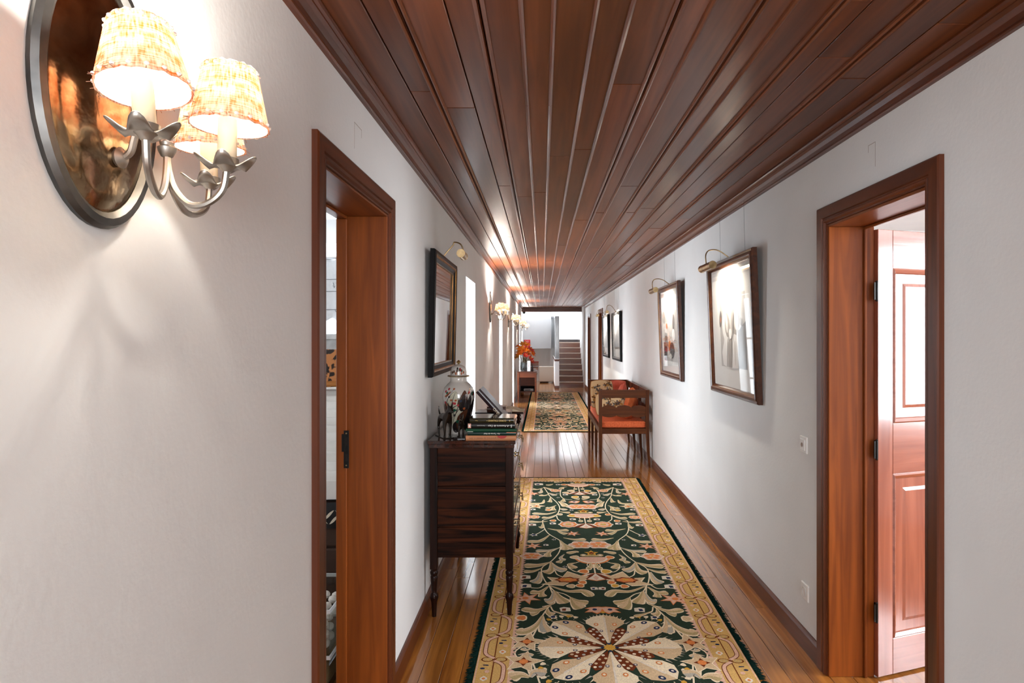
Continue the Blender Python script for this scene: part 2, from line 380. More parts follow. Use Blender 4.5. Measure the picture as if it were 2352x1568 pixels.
for k, (y0, y1, h) in enumerate(RD[1:]):
    d = empty('door_%d' % (k+3)); d['kind'] = 'structure'
    casing(d, XR, -1, y0, y1, h, .08); lining(d, XR-.004, XR+.2, y0, y1, h)
    lf = MB(); lf.box((XR+.15, y0+.014, .01), (XR+.185, y1-.014, h-.015), .003); o = lf.build('door_leaf', TRIM['Z'], d)
    for z0, z1 in ((.2, .9), (1.05, 1.95)): MB().box((XR+.14, y0+.12, z0), (XR+.152, y1-.12, z1), .006).build('panel', TRIM['Z'], o)
    MB().cyl((XR+.15, y1-.08, 1.02), (XR+.10, y1-.08, 1.02), .009).cyl((XR+.10, y1-.08, 1.02), (XR+.10, y1-.2, 1.02), .009).build('handle', BRASS, o)
# open leaf of the right doorway: hinged on the far jamb, swung into the bright room
LW = .73
LEAF = wood('leaf_wood', (.23, .062, .034), (.36, .115, .065), .2, 'Z', .75, .05)
LEAFX = wood('leaf_wood_across', (.23, .062, .034), (.36, .115, .065), .2, 'X', .75, .05)
leaf = empty('leaf', (1.548, 2.848, .008), (0, 0, math.radians(19))); leaf.parent = d2
lt = .035; sw = .09
H_ = 2.066
for x0 in (0, LW-sw): MB().box((x0, 0, 0), (x0+sw, lt, H_), .002).build('stile', LEAF, leaf)
rails = [(0, .165), (.93, 1.165), (1.89, H_)]
for z0, z1 in rails: MB().box((sw, 0, z0), (LW-sw, lt, z1), .002).build('rail', LEAFX, leaf)
for z0, z1 in ((.165, .93), (1.165, 1.89)):
    x0, x1 = sw, LW-sw
    o = MB().box((x0, lt*.3, z0), (x1, lt*.7, z1)).build('panel', LEAF, leaf)
    for side, yy in ((1, 0), (-1, lt)):
        b = MB(); rg = [(0, .002), (.008, -.004), (.022, .004), (.03, .016)]
        R = [[(x0+q, yy+side*t, z0+q), (x1-q, yy+side*t, z0+q), (x1-q, yy+side*t, z1-q), (x0+q, yy+side*t, z1-q)] for q, t in rg]
        b.rings(R, cap=False).build('panel_moulding', LEAFX, leaf)
        b = MB(); rg = [(.05, .0165), (.085, .006)]
        R = [[(x0+q, yy+side*t, z0+q), (x1-q, yy+side*t, z0+q), (x1-q, yy+side*t, z1-q), (x0+q, yy+side*t, z1-q)] for q, t in rg]
        b.rings(R, cap=False)
        b.poly(R[-1]); b.build('raised_field', LEAF, leaf)
for z in (.30, 1.05, 1.78):
    b = MB(); b.cyl((-.008, .0, z-.04), (-.008, .0, z+.04), .006, n=10); b.ball((-.008, 0, z+.043), .006, 8); b.ball((-.008, 0, z-.043), .006, 8); b.box((-.001, .002, z-.04), (.0005, lt-.004, z+.04)); b.box((-.022, -.001, z-.04), (-.008, .0015, z+.04))
    b.build('hinge', IRON, leaf)
MB().cyl((LW-.05, -.0, 1.03), (LW-.05, -.055, 1.03), .009).cyl((LW-.05, -.05, 1.03), (LW-.17, -.05, 1.03), .009).build('handle', BRASS, leaf)
# side rooms
b = MB(); b.box((-4.6, .2, -.06), (XL-TH, 5.35, -.002)); struct(b, 'floor_left_room', FLOOR)
b = MB(); b.box((-4.6, .2, 2.56), (XL-TH, 5.35, 2.62)); struct(b, 'ceiling_left_room', WHITE)
b = MB(); b.box((-4.7, .1, 0), (-4.6, 1.6, 2.6)); b.box((-4.7, 3.2, 0), (-4.6, 5.35, 2.6)); b.box((-4.7, 1.6, 0), (-4.6, 3.2, .95)); b.box((-4.7, 1.6, 2.25), (-4.6, 3.2, 2.6)); b.box((-4.7, .1, 0), (XL-TH, .2, 2.6))
b.box((-4.6, 5.2, 0), (-2.5, 5.36, 2.6)); b.box((-2.5, 5.2, 0), (-1.3, 5.36, 1.56)); b.box((-2.5, 5.2, 2.36), (-1.3, 5.36, 2.6)); b.box((-1.3, 5.2, 0), (XL-TH, 5.36, 2.6)); struct(b, 'wall_left_room', WHITE)
window('window_8', (-4.66, 1.6, .95), (-4.66, 3.2, 2.25), .025)  # made-up window, added to brighten the bed
window('window_5', (-2.5, 5.3, 1.56), (-1.3, 5.3, 2.36), .025, cols=3, rows=2)
b = MB(); b.box((-2.6, 5.08, 1.555), (-1.2, 5.21, 1.60), .004); b.box((-2.6, 5.14, 1.46), (-1.2, 5.2, 1.555), .004); struct(b, 'trim_5', noisy(mat('grey_marble', rough=.3), (.42, .42, .42), (.68, .68, .67), (4, 4, 4), 1.5, 6, 2))
b = MB(); b.box((XR+TH, .6, -.06), (4.3, 5.2, -.002)); struct(b, 'floor_right_room', FLOOR)
b = MB(); b.box((XR+TH, .6, 2.45), (4.3, 5.2, 2.55)); struct(b, 'ceiling_right_room', WHITE)
b = MB(); b.box((XR+TH, 5.1, 0), (4.4, 5.2, 2.5)); b.box((XR+TH, .5, 0), (4.4, .6, 2.5)); b.box((4.3, .6, 0), (4.4, 1.3, 2.5)); b.box((4.3, 2.7, 0), (4.4, 5.2, 2.5)); b.box((4.3, 1.3, 0), (4.4, 2.7, .8)); b.box((4.3, 1.3, 2.4), (4.4, 2.7, 2.5)); struct(b, 'wall_right_room', WHITE)
window('window_6', (4.36, 1.3, .8), (4.36, 2.7, 2.4), .02)
# staircase
st = empty('staircase', (0, 19.12, 0)); tag(st, 'varnished wooden staircase rising beyond the far rug to a landing', kind='structure')
RISE, RUN = .172, .263
NOSE_GLINT = mat('painted_glint', (.62, .52, .42), .3)  # light reflected along the tread edges, put in as pale colour
for i in range(8):
    z = RISE*(i+1); y = RUN*i
    MB().box((.523, y, z-RISE), (1.284, y+.02, z-.03), .001).build('riser', STAIR, st)
    MB().box((.525, y-.0275, z-.021), (1.282, y+.012, z+.0015), .001).build('nosing_glint', NOSE_GLINT, st)
    MB().box((.523, y-.025, z-.03), (1.284, (y+RUN+.02) if i < 7 else 2.94, z), .006, 2).build('tread', STAIR, st)
b = MB(); b.box((.523, 2.925, 1.376), (1.284, 2.939, 1.465), .002); b.box((1.272, 1.9, 1.376), (1.2845, 2.925, 1.465), .002); b.build('landing_skirting', mat('dark_skirting', (.05, .045, .045), .35), st)
# ------------------------------------------------------------------ wall sconces
SHADE = bpy.data.materials.new('raffia_shade'); SHADE.use_nodes = True
def shade_nodes(m):
    nt = m.node_tree; nt.nodes.clear(); A = lambda t: nt.nodes.new(t)
    o = A('ShaderNodeOutputMaterial'); mx = A('ShaderNodeMixShader'); mx.inputs[0].default_value = .66
    df = A('ShaderNodeBsdfDiffuse'); tr = A('ShaderNodeBsdfTranslucent')
    tc = A('ShaderNodeTexCoord')
    def nz(sc, ns, det=3):
        mp = A('ShaderNodeMapping'); mp.inputs['Scale'].default_value = sc; n = A('ShaderNodeTexNoise')
        n.inputs['Scale'].default_value = ns; n.inputs['Detail'].default_value = det
        nt.links.new(tc.outputs['UV'], mp.inputs[0]); nt.links.new(mp.outputs[0], n.inputs[0]); return n
    a = nz((90, 5, 1), 1); b2 = nz((6, 60, 1), 1); c2 = nz((7, 5, 1), 1, 4)
    m1 = A('ShaderNodeMath'); m1.operation = 'ADD'; m2 = A('ShaderNodeMath'); m2.operation = 'ADD'
    nt.links.new(a.outputs[0], m1.inputs[0]); nt.links.new(b2.outputs[0], m1.inputs[1]); nt.links.new(m1.outputs[0], m2.inputs[0]); nt.links.new(c2.outputs[0], m2.inputs[1])
    cr = A('ShaderNodeValToRGB'); e = cr.color_ramp.elements
    dv = A('ShaderNodeMath'); dv.operation = 'MULTIPLY'; dv.inputs[1].default_value = 1/3
    nt.links.new(m2.outputs[0], dv.inputs[0]); nt.links.new(dv.outputs[0], cr.inputs[0])
    e[0].position, e[1].position = .43, .60; e[0].color = (.46, .085, .010, 1); e[1].color = (.90, .85, .74, 1)
    for s_ in (df, tr): nt.links.new(cr.outputs[0], s_.inputs[0])
    nt.links.new(df.outputs[0], mx.inputs[1]); nt.links.new(tr.outputs[0], mx.inputs[2]); nt.links.new(mx.outputs[0], o.inputs[0])
shade_nodes(SHADE)
LINING = bpy.data.materials.new('shade_lining'); LINING.use_nodes = True
def lining_nodes(m):
    nt = m.node_tree; nt.nodes.clear(); A = lambda t: nt.nodes.new(t)
    o = A('ShaderNodeOutputMaterial'); mx = A('ShaderNodeMixShader'); mx.inputs[0].default_value = .5; d = A('ShaderNodeBsdfDiffuse'); t = A('ShaderNodeBsdfTranslucent')
    for s_ in (d, t): s_.inputs[0].default_value = (.86, .83, .76, 1)
    nt.links.new(d.outputs[0], mx.inputs[1]); nt.links.new(t.outputs[0], mx.inputs[2]); nt.links.new(mx.outputs[0], o.inputs[0])
lining_nodes(LINING)
STITCH = mat('white_stitch', (.95, .93, .88), .6, emit=(1, .93, .8), es=0)
STITCH = noisy(mat('white_stitching', rough=.7), (.86, .82, .74), (.95, .92, .86), (60, 60, 60))
BULB = mat('lit_bulb', (1, .9, .7), .4, emit=(1, .82, .58), es=30)
def shade_mesh(zb, zt, rb, rt, M, parent):
    n, rows = 40, 6; me = bpy.data.meshes.new('shade'); bm = bmesh.new(); uv = bm.loops.layers.uv.new('UVMap')
    def P(i, j):
        t = j/rows; a = 2*PI*i/n; wob = 1+.012*math.sin(i*2.3+1)+.008*math.sin(i*5.1)
        return M @ Vector(((rb+(rt-rb)*t)*wob*math.cos(a), (rb+(rt-rb)*t)*wob*math.sin(a), zb+(zt-zb)*t+(.0012*math.sin(i*3.7) if j in (0, rows) else 0)))
    V = [[bm.verts.new(P(i, j)) for j in range(rows+1)] for i in range(n)]
    for i in range(n):
        for j in range(rows):
            f = bm.faces.new((V[i][j], V[(i+1) % n][j], V[(i+1) % n][j+1], V[i][j+1])); f.smooth = True
            for l, (ii, jj) in zip(f.loops, ((i, j), (i+1, j), (i+1, j+1), (i, j+1))): l[uv].uv = (ii/n, jj/rows)
    bm.to_mesh(me); bm.free(); me.materials.append(SHADE)
    o = bpy.data.objects.new('shade', me); COL.objects.link(o); o.parent = parent
    lin = MB(); lin.rings([[M @ Vector(((r_-.0025)*math.cos(2*PI*k/32), (r_-.0025)*math.sin(2*PI*k/32), z_)) for k in range(32)] for r_, z_ in ((rb, zb+.001), (rt, zt-.001))], cap=False); lin.build('lining', LINING, o, True)
    b = MB()
    for zz, rr in ((zb+.007, rb-.001), (zt-.006, rt+.0015)):
        for k in range(18): a = 2*PI*(k+.3)/18; b.ball((0, 0, 0), .0034, 6, (1, 1, .8), M @ Matrix.Translation((rr*math.cos(a), rr*math.sin(a), zz)))
    b.build('stitching', STITCH, o)['kind'] = 'stuff'
    b = MB()
    for k in range(26):
        a = 2*PI*random.random(); q = M @ Vector((rb*math.cos(a), rb*math.sin(a), zb+random.random()*.006)); b.tube([q, q+Vector((math.cos(a)*.006, math.sin(a)*.006, random.uniform(-.004, .002)))], .0005, 3)
    b.build('frayed_edge', SHADE, o)['kind'] = 'stuff'
    # wire carrier clipped on the bulb
    b = MB()
    for a in (0, 2*PI/3, 4*PI/3): b.tube([M @ Vector((0, 0, zt-.03)), M @ Vector((rt*.95*math.cos(a), rt*.95*math.sin(a), zt-.008))], .0009, 5)
    b.build('wire_carrier', ABRASS, o)
    return o
def sconce(loc, label, group, lamp=True):
    root = thing('wall_sconce', label, 'wall lamp', loc, group=group)
    A, B = .105, .178                                  # oval hammered plate
    def ov(r, x): return [(x, A*r*math.cos(2*PI*k/48), B*r*math.sin(2*PI*k/48)) for k in range(48)]
    b = MB(); b.rings([ov(1.0, .006)]+[ov(math.cos(q), .006+.020*math.sin(q)) for q in (.3, .6, .9, 1.15, 1.35, 1.5)], cap=True).build('backplate', HAMMER, root, True)
    def ov2(d, x): return [(x, (A+d)*math.cos(2*PI*k/48), (B+d)*math.sin(2*PI*k/48)) for k in range(48)]
    MB().rings([ov2(-.002, .0), ov2(.020, .0), ov2(.022, .008), ov2(.017, .016), ov2(.006, .017), ov2(-.003, .011), ov2(-.002, .0)], cap=False).build('rim', DPEW, root, True)
    hub = Vector((.107, 0, -.083))
    b = MB(); b.lathe([(.003, 0), (.014, .001), (.016, .006), (.009, .012), (.006, .014)], 16, M=Matrix.Translation((.022, .016, -.09)) @ Matrix.Rotation(PI/2, 4, 'Y'))
    b.tube([(.03, .016, -.09), (.045, .012, -.082), (.058, .006, -.055), (.078, .002, -.05), (.098, 0, -.066), hub], .0052, 8, 6)
    b.lathe([(.004, -.012), (.008, -.010), (.012, -.002), (.013, .003), (.009, .006), (.010, .010), (.004, .014)], 14, hub)
    b.build('stem', SILVER, root, True)
    ends = [Vector((.165, -.14, -.105)), Vector((.196, .0, -.108)), Vector((.103, .125, -.104))]
    tilts = [Matrix.Rotation(math.radians(-8), 4, 'Y') @ Matrix.Rotation(math.radians(-6), 4, 'X'), Matrix.Rotation(math.radians(1), 4, 'Y'), Matrix.Rotation(math.radians(3), 4, 'X')]
    for e, T in zip(ends, tilts):
        d = e-hub; low = -.162
        arm = MB().tube([hub, hub+d*.03+Vector((0, 0, -.03)), hub+d*.14+Vector((0, 0, -.056)), Vector((*(hub+d*.38).xy, low-.002)), Vector((*(hub+d*.68).xy, low)), Vector((*(hub+d*.93).xy, -.142)), e], .0050, 8, 7).build('arm', SILVER, root, True)
        # wavy leaf drip pan
        def pan(u, v):
            a = 2*PI*u; r = .009+v*(.026+.009*math.cos(5*a)); return (e.x+r*math.cos(a), e.y+r*math.sin(a), e.z+.001+.010*v*v*v*(.7+.9*math.cos(5*a))-.003*v)
        b = MB(); b.grid(pan, 60, 5); bmesh.ops.remove_doubles(b.bm, verts=b.bm.verts, dist=1e-5)
        o = b.build('drip_pan', SILVER, arm, True); md = o.modifiers.new('thickness', 'SOLIDIFY'); md.thickness = .0014
        MB().lathe([(.006, -.008), (.010, -.002), (.0165, .003), (.0165, .012), (.014, .013)], 16, e).build('candle_cup', SILVER, arm, True)
        M = Matrix.Translation(e) @ T
        MB().lathe([(.0128, .008), (.0132, .012), (.0132, .070), (.0115, .074), (.005, .075)], 16, M=M).build('candle', IVORY, arm, True)
        MB().lathe([(.005, .074), (.008, .082), (.0135, .098), (.0125, .112), (.006, .122), (.001, .125)], 14, M=M).build('bulb', BULB, arm, True)
        shade_mesh(.058, .146, .0545, .0365, M @ Matrix.Translation((.003, 0, 0)), root)
        if lamp:
            l = light('bulb_light', 'POINT', (0, 0, 0), 4.3, WARM, (.012, 0)); l.parent = root; l.location = M @ Vector((0, 0, .129))
    return root
sc0 = sconce((XL, .92, 1.94), 'large near wall lamp, oval hammered copper plate and three lit raffia shades', None)
FARL = [q for q in sc0.children if q.type == 'LIGHT'][0].data.copy(); FARL.energy = 24
for y, lb in ((7.87, 'three-shade wall lamp beyond the white jar, first of the distant ones'), (12.1, 'three-shade wall lamp between the second and third wall openings'),
              (16.35, 'three-shade wall lamp above the orange flowers'), (20.35, 'farthest three-shade wall lamp beside the grey stairwell soffit')):
    c = copy_tree(sc0); c['label'] = lb; c['group'] = 'distant wall lamps on the left wall'; c.location = (XL, y, 1.955)
    for l in [q for q in c.children if q.type == 'LIGHT']: l.data = FARL

# ------------------------------------------------------------------ framed pictures, mirror, picture lights
FR_D = wood('frame_walnut', (.035, .010, .004), (.095, .028, .010), .28, 'Y', .15)
FR_G = noisy(mat('frame_gilt', rough=.3, metal=.8), (.12, .055, .018), (.30, .16, .055), (9, 9, 9))
FR_B = mat('frame_black', (.006, .005, .005), .4, spec=.1)
MATB = mat('mat_board', (.80, .77, .72), .8)
def frame(root, w_, h, prof, mats):
    """frame in the local y (width) / z (height) plane, x out of the wall; prof = list of (inset, out, material index)"""
    for nm, c0, c1 in (('frame_side', (0, 0), (0, 1)), ('frame_side', (1, 0), (1, 1)), ('frame_bottom', (0, 0), (1, 0)), ('frame_top', (0, 1), (1, 1))):
        b = MB()
        def pt(c, ins, o): return (o, -w_/2+ins if c[0] == 0 else w_/2-ins, ins if c[1] == 0 else h-ins)
        P = prof+[(prof[-1][0], 0, prof[-1][2]), (prof[0][0], 0, prof[0][2])]
        for k in range(len(prof)-1):
            b.mi = prof[k][2]
            b.poly([pt(c0, prof[k][0], prof[k][1]), pt(c0, prof[k+1][0], prof[k+1][1]), pt(c1, prof[k+1][0], prof[k+1][1]), pt(c1, prof[k][0], prof[k][1])])
        b.mi = 0
        b.poly([pt(c0, prof[0][0], 0), pt(c0, prof[0][0], prof[0][1]), pt(c1, prof[0][0], prof[0][1]), pt(c1, prof[0][0], 0)])
        b.build(nm, mats, root)
    MB().box((.002, -w_/2+.004, .004), (.006, w_/2-.004, h-.004)).build('backing', DARK, root)
def picture_light(wall_x, sg, y, z, label, lit=True, head=.19, energy=16, group='picture lamps over the right-hand prints', tip=.115, up=.085, m=ABRASS, drop=-.06):
    """brass picture light: gooseneck arm rising from the frame top and a tubular head"""
    t = thing('picture_lamp', label, 'lamp', (wall_x, y, z), (0, 0, 0 if sg > 0 else PI), group)
    MB().box((.012, -.022, .001), (.034, .022, .008), .002).build('mount', m, t)
    MB().tube([(.022, 0, .004), (.045, 0, up*.35), (.085, 0, up*.8), (tip-.03, 0, up), (tip+.012, 0, up*.85), (tip+.030, 0, up*.3), (tip+.026, 0, drop+.018)], .0042, 8, 6).build('arm', m, t, True)
    r = .026; h = MB(); ps = []
    a0, a1 = math.radians(-160), math.radians(70)
    n = 20
    outer = [(r*math.cos(a0+(a1-a0)*k/n), r*math.sin(a0+(a1-a0)*k/n)) for k in range(n+1)]
    # tube with a slot facing the wall and down: angle measured in x-z
    slot0, slot1 = math.radians(185), math.radians(262)
    ang = [slot1+(2*PI-(slot1-slot0))*k/26 for k in range(27)]
    prof = [(tip+.02+r*math.cos(a), r*math.sin(a)+drop) for a in ang]+[(tip+.02+(r-.002)*math.cos(a), (r-.002)*math.sin(a)+drop) for a in reversed(ang)]
    hd = h.rings([[(x, -head/2, zz) for x, zz in prof], [(x, head/2, zz) for x, zz in prof]], cap=True).build('lamp_head', m, t, True)
    for s_ in (-1, 1): MB().cyl((tip+.02, s_*head/2, drop), (tip+.02, s_*(head/2+.006), drop), r+.001, n=24).build('end_cap', m, hd, True)
    MB().cyl((tip+.02, -head*.42, drop-.002), (tip+.02, head*.42, drop-.002), .010, n=12).build('tube_bulb', BULB if lit else IVORY, hd, True)
    if lit:
        l = light('picture_light', 'AREA', (0, 0, 0), energy, (1, .93, .82), (head*.8, .02)); l.parent = t
        l.location = (tip+.006, 0, drop-.018)
        l.rotation_euler = Matrix(((0, -.83, .56), (1, 0, 0), (0, .56, .83))).to_euler()   # aims down and towards the wall
        l.data.spread = math.radians(150)
    return t
prof_r = [(0, .026, 0), (.006, .034, 0), (.018, .030, 0), (.026, .036, 0), (.036, .038, 0), (.044, .034, 1), (.048, .030, 0), (.056, .018, 0), (.060, .012, 0)]
GR = {k: mat('print_tone_%d' % i, c, .8) for i, (k, c) in enumerate((('bg', (.47, .44, .41)), ('d', (.17, .155, .145)), ('m', (.32, .29, .26)), ('l', (.62, .58, .53)), ('w', (.78, .75, .71)), ('o', (.50, .16, .05)), ('k', (.04, .04, .045)), ('p', (.66, .52, .44))))}
GM = list(GR.values()); GI = {k: i for i, k in enumerate(GR)}
def ell(cx, cy, rx, ry, rot=0, n=20, wob=0):
    return [(cx+math.cos(rot)*rx*math.cos(t)*(1+wob*math.sin(3*t))-math.sin(rot)*ry*math.sin(t), cy+math.sin(rot)*rx*math.cos(t)*(1+wob*math.sin(3*t))+math.cos(rot)*ry*math.sin(t)) for t in [2*PI*k/n for k in range(n)]]
def picture(y, z, w_, h, label, shapes, rect, tilt, prof=prof_r, mats=(FR_D, FR_G)):
    """shapes: polygons in print coordinates, u from 0 (far end) to 1 (near end), v from 0 (bottom) to 1"""
    t = thing('framed_print', label, 'picture', (XR-.004, y, z), (0, math.radians(tilt), PI), 'framed prints on the right wall')
    frame(t, w_, h, prof, list(mats))
    MB().box((.008, -w_/2+.05, .05), (.012, w_/2-.05, h-.05)).build('mat_board', MATB, t)
    # wall faces -x, so local y runs towards the camera when rotated by pi
    b = MB()
    a0, a1, b0, b1 = rect
    Y = lambda u: -w_/2+w_*(a0+(a1-a0)*u)
    # local +y points to -world y (towards the viewer)
    for k, (tone, pts) in enumerate([('bg', [(0, 0), (1, 0), (1, 1), (0, 1)])]+shapes):
        b.mi = GI[tone]; b.poly([(.0124+.00025*k, Y(u), h*(b0+(b1-b0)*v)) for u, v in pts])
    b.build('print', GM, t, fix=False)
    for q in (-.22, .30): MB().tube([(.004, w_*q, h), (.003, w_*q+.01, 2.44-z)], .0008, 4).build('hanging_wire', IRON, t)
    MB().box((.0175, -w_/2+.057, .057), (.0185, w_/2-.057, h-.057)).build('picture_glass', PICGLASS, t)
    return t
tulips = [('d', [(0.62, 0), (1, 0), (1, .62), (.72, .5)]), ('w', ell(.22, .56, .13, .21, .1)), ('m', ell(.30, .58, .10, .17, .1)), ('l', ell(.28, .60, .05, .13, .15)),
          ('m', ell(.62, .66, .16, .22, -.1)), ('l', ell(.66, .68, .09, .17, -.1)), ('d', ell(.55, .6, .03, .15, -.2)), ('d', ell(.03, .67, .05, .12, -.2)), ('o', ell(.04, .66, .02, .04)), ('w', [(.10, .02), (.24, .0), (.30, .36), (.20, .42), (.06, .2)]),
          ('w', [(.46, 0), (.7, 0), (.72, .42), (.58, .46), (.5, .3)]), ('m', [(.3, .0), (.46, .0), (.47, .38), (.36, .38)]), ('l', ell(.59, .2, .03, .17)), ('m', ell(.84, .62, .035, .05)), ('l', ell(.8, .54, .05, .02, .6)), ('w', ell(.43, .46, .06, .07))]
dance = [('l', ell(.25, .74, .25, .05)), ('k', [(0, 0), (.22, 0), (.28, .25), (.18, .40), (.02, .36)]), ('d', [(.1, .3), (.35, .28), (.3, .55), (.12, .58)]), ('o', ell(.46, .30, .10, .11)), ('o', ell(.28, .70, .06, .06)), ('k', ell(.62, .22, .17, .16, .3)), ('d', ell(.78, .76, .07, .17, -.1)), ('w', ell(.76, .52, .11, .12)), ('l', ell(.5, .1, .1, .05)), ('p', ell(.40, .48, .08, .1))]
vase_p = [('w', [(0, .55), (1, .75), (1, 1), (0, 1)]), ('d', [(.45, 0), (.95, 0), (.9, .75), (.6, .9), (.5, .5)]), ('m', [(.15, 0), (.4, 0), (.42, .6), (.2, .4)]), ('k', ell(.1, .2, .06, .2))]
slope = [('w', [(0, .45), (.45, .9), (1, .95), (1, 1), (0, 1)]), ('d', [(0, 0), (1, 0), (1, .5), (.65, .9), (.4, .6), (0, .15)]), ('m', [(.6, 0), (1, 0), (1, .9), (.75, .85)])]
picture(4.24, 1.165, 1.03, .955, 'large framed print of two pale tulip heads, nearest on the right wall', tulips, (.24, .79, .21, .74), 2.2)
picture(6.28, 1.155, 1.0, .95, 'second framed print from the open door, dancing figures with orange touches', dance, (.16, .82, .18, .72), 2.2)
prof_k = [(0, .024, 0), (.008, .034, 0), (.03, .034, 0), (.040, .024, 1), (.052, .020, 0), (.06, .012, 0)]
picture(10.86, 1.155, 1.2, .85, 'dark-framed print of a grey slope on pink, above the settee end', slope, (.2, .85, .24, .80), 1.2, prof_k, (FR_B, PEWTER))
picture(12.70, 1.155, 1.15, .86, 'smallest-looking dark-framed print, beside the far doorway', vase_p, (.25, .85, .22, .78), 1.2, prof_k, (FR_B, PEWTER))
picture_light(XR-.02, -1, 4.27, 2.118, 'brass picture lamp over the large tulip print', head=.27, tip=.155, up=.06, energy=6)
picture_light(XR-.02, -1, 6.28, 2.103, 'brass picture lamp over the dancing figures print', head=.25, tip=.165, up=.06, energy=6)
picture_light(XR-.02, -1, 10.86, 2.006, 'brass picture lamp over the print of a grey slope', head=.2, tip=.16, up=.12, drop=0, energy=12)
picture_light(XR-.02, -1, 12.70, 2.016, 'brass picture lamp over the print beside the far doorway', head=.26, tip=.16, up=.10, drop=-.01, energy=12)
# glazed mirror on the left wall, leaning forward at the top
mr = thing('framed_mirror', 'rectangular mirror in a black and gilt frame above the chest of drawers', 'mirror', (XL+.016, 3.955, 1.345), (0, math.radians(1.2), 0))
prof_m = [(0, .022, 0), (.004, .030, 0), (.022, .034, 0), (.028, .030, 1), (.036, .030, 1), (.042, .024, 0), (.062, .014, 2), (.070, .014, 1), (.075, .009, 0)]
frame(mr, .90, .735, prof_m, [FR_B, FR_G, PEWTER])
MB().box((.008, -.38, .07), (.0095, .38, .665)).build('mirror_glass', MIRROR, mr)
picture_light(XL+.01, 1, 3.955, 2.081, 'unlit brass picture lamp over the framed mirror', False, .14, group=None, tip=.125, up=.10, drop=.02)
# ------------------------------------------------------------------ switch and socket
PLATE = mat('white_plastic', (.78, .77, .74), .35)
def plate(name, label, cat, y, z, sock):
    t = thing(name, label, cat, (XR, y, z), (0, 0, PI))
    MB().box((0, -.042, -.042), (.010, .042, .042), .004, 2).build('face_plate', PLATE, t)
    if sock:
        MB().lathe([(.001, .004), (.018, .004), (.0195, .012), (.022, .013), (.024, .0095), (.024, .006)], 24, M=Matrix.Rotation(PI/2, 4, 'Y')).build('socket_well', mat('socket_shade', (.55, .54, .52), .5), t, True)
        b = MB()
        for s_ in (-1, 1): b.cyl((.004, s_*.0095, 0), (.0055, s_*.0095, 0), .0028, n=10)
        b.build('contact', DARK, t)
    else:
        MB().box((.008, -.029, -.029), (.0145, .029, .029), .003).build('rocker', PLATE, t)
        MB().cyl((.0145, 0, 0), (.0165, 0, 0), .011, n=20).build('dial', CHROME, t, True)
plate('light_switch', 'white square light switch beside the open door casing', 'switch', 3.14, 1.03, False)
plate('wall_socket', 'white wall socket low on the wall, above the baseboard', 'socket', 3.125, .29, True)
# ------------------------------------------------------------------ chest of drawers
ch = thing('chest_of_drawers', 'dark mahogany chest of drawers on turned legs standing against the left wall', 'chest', (-.395, 3.47, 0))
CX0, CX1, CL = -.235, .232, 1.14          # local x of the wall side and the drawer side, length along y
ZB, ZT = .335, .955
for y0 in (0, CL-.042):
    for x0 in (CX0, CX1-.042):
        nm = 'leg'
        b = MB(); b.box((x0, y0, .27), (x0+.042, y0+.042, ZT), .002); z0 = .0095 if x0 > 0 else 0
        c = (x0+.021, y0+.021, 0)
        b.lathe([(.012, z0), (.013, .03), (.017, .085), (.022, .10), (.024, .112), (.019, .128), (.014, .136), (.0155, .15), (.019, .20), (.021, .225), (.017, .232), (.022, .24), (.023, .252), (.017, .262), (.019, .272)], 18, c)
        b.build(nm, MAHOGZ, ch, True)
for y0 in (.008, CL-.026):                # end panels: three boards each
    for z0, z1 in ((ZB, .505), (.507, .735), (.737, ZT)): MB().box((CX0+.042, y0, z0), (CX1-.042, y0+.018, z1), .0015).build('side_board', MAHOG, ch)
MB().box((CX0+.006, .042, ZB), (CX0+.018, CL-.042, ZT)).build('back_panel', MAHOGY, ch)
MB().box((CX0+.02, .03, ZB+.002), (CX1-.02, CL-.03, ZB+.014)).build('bottom_panel', MAHOGY, ch)
b = MB(); b.box((CX0-.012, -.014, .975), (CX1+.014, CL+.014, .995), .005, 2); b.box((CX0-.006, -.008, .953), (CX1+.008, CL+.008, .975), .004, 2); b.build('top', MAHOGY, ch)
MB().box((CX1-.03, .042, ZB), (CX1-.004, CL-.042, ZB+.02), .002).build('rail', MAHOGY, ch)
for z0, z1 in ((.36, .545), (.562, .765), (.782, .945)):
    d = MB().box((CX1-.4, .046, z0), (CX1+.003, CL-.046, z1), .003, 2).build('drawer', MAHOGY, ch)
    MB().box((CX1-.02, .044, z0-.014), (CX1+.008, CL-.044, z0-.004), .003).build('drawer_bead', mat('polished_edge', (.05, .02, .012), .12, coat=.6), d)
    zc = (z0+z1)/2
    for y in (.24, CL-.24):
        b = MB()
        for s_ in (-1, 1):
            b.cyl((CX1+.003, y+s_*.04, zc+.01), (CX1+.006, y+s_*.04, zc+.01), .013, n=14); b.cyl((CX1+.006, y+s_*.04, zc+.01), (CX1+.020, y+s_*.04, zc+.01), .004, n=8); b.ball((CX1+.021, y+s_*.04, zc+.01), .0065, 10)
        b.tube([(CX1+.019, y-.04, zc+.008), (CX1+.026, y-.042, zc-.01), (CX1+.028, y-.025, zc-.024), (CX1+.028, y, zc-.026), (CX1+.028, y+.025, zc-.024), (CX1+.026, y+.042, zc-.01), (CX1+.019, y+.04, zc+.008)], .0032, 8, 4)
        b.build('bail_handle', ABRASS, d, True)
    b = MB(); b.box((CX1+.002, CL/2-.012, zc-.018), (CX1+.0045, CL/2+.012, zc+.022), .001); b.build('keyhole_plate', ABRASS, d)
TOPZ = .995
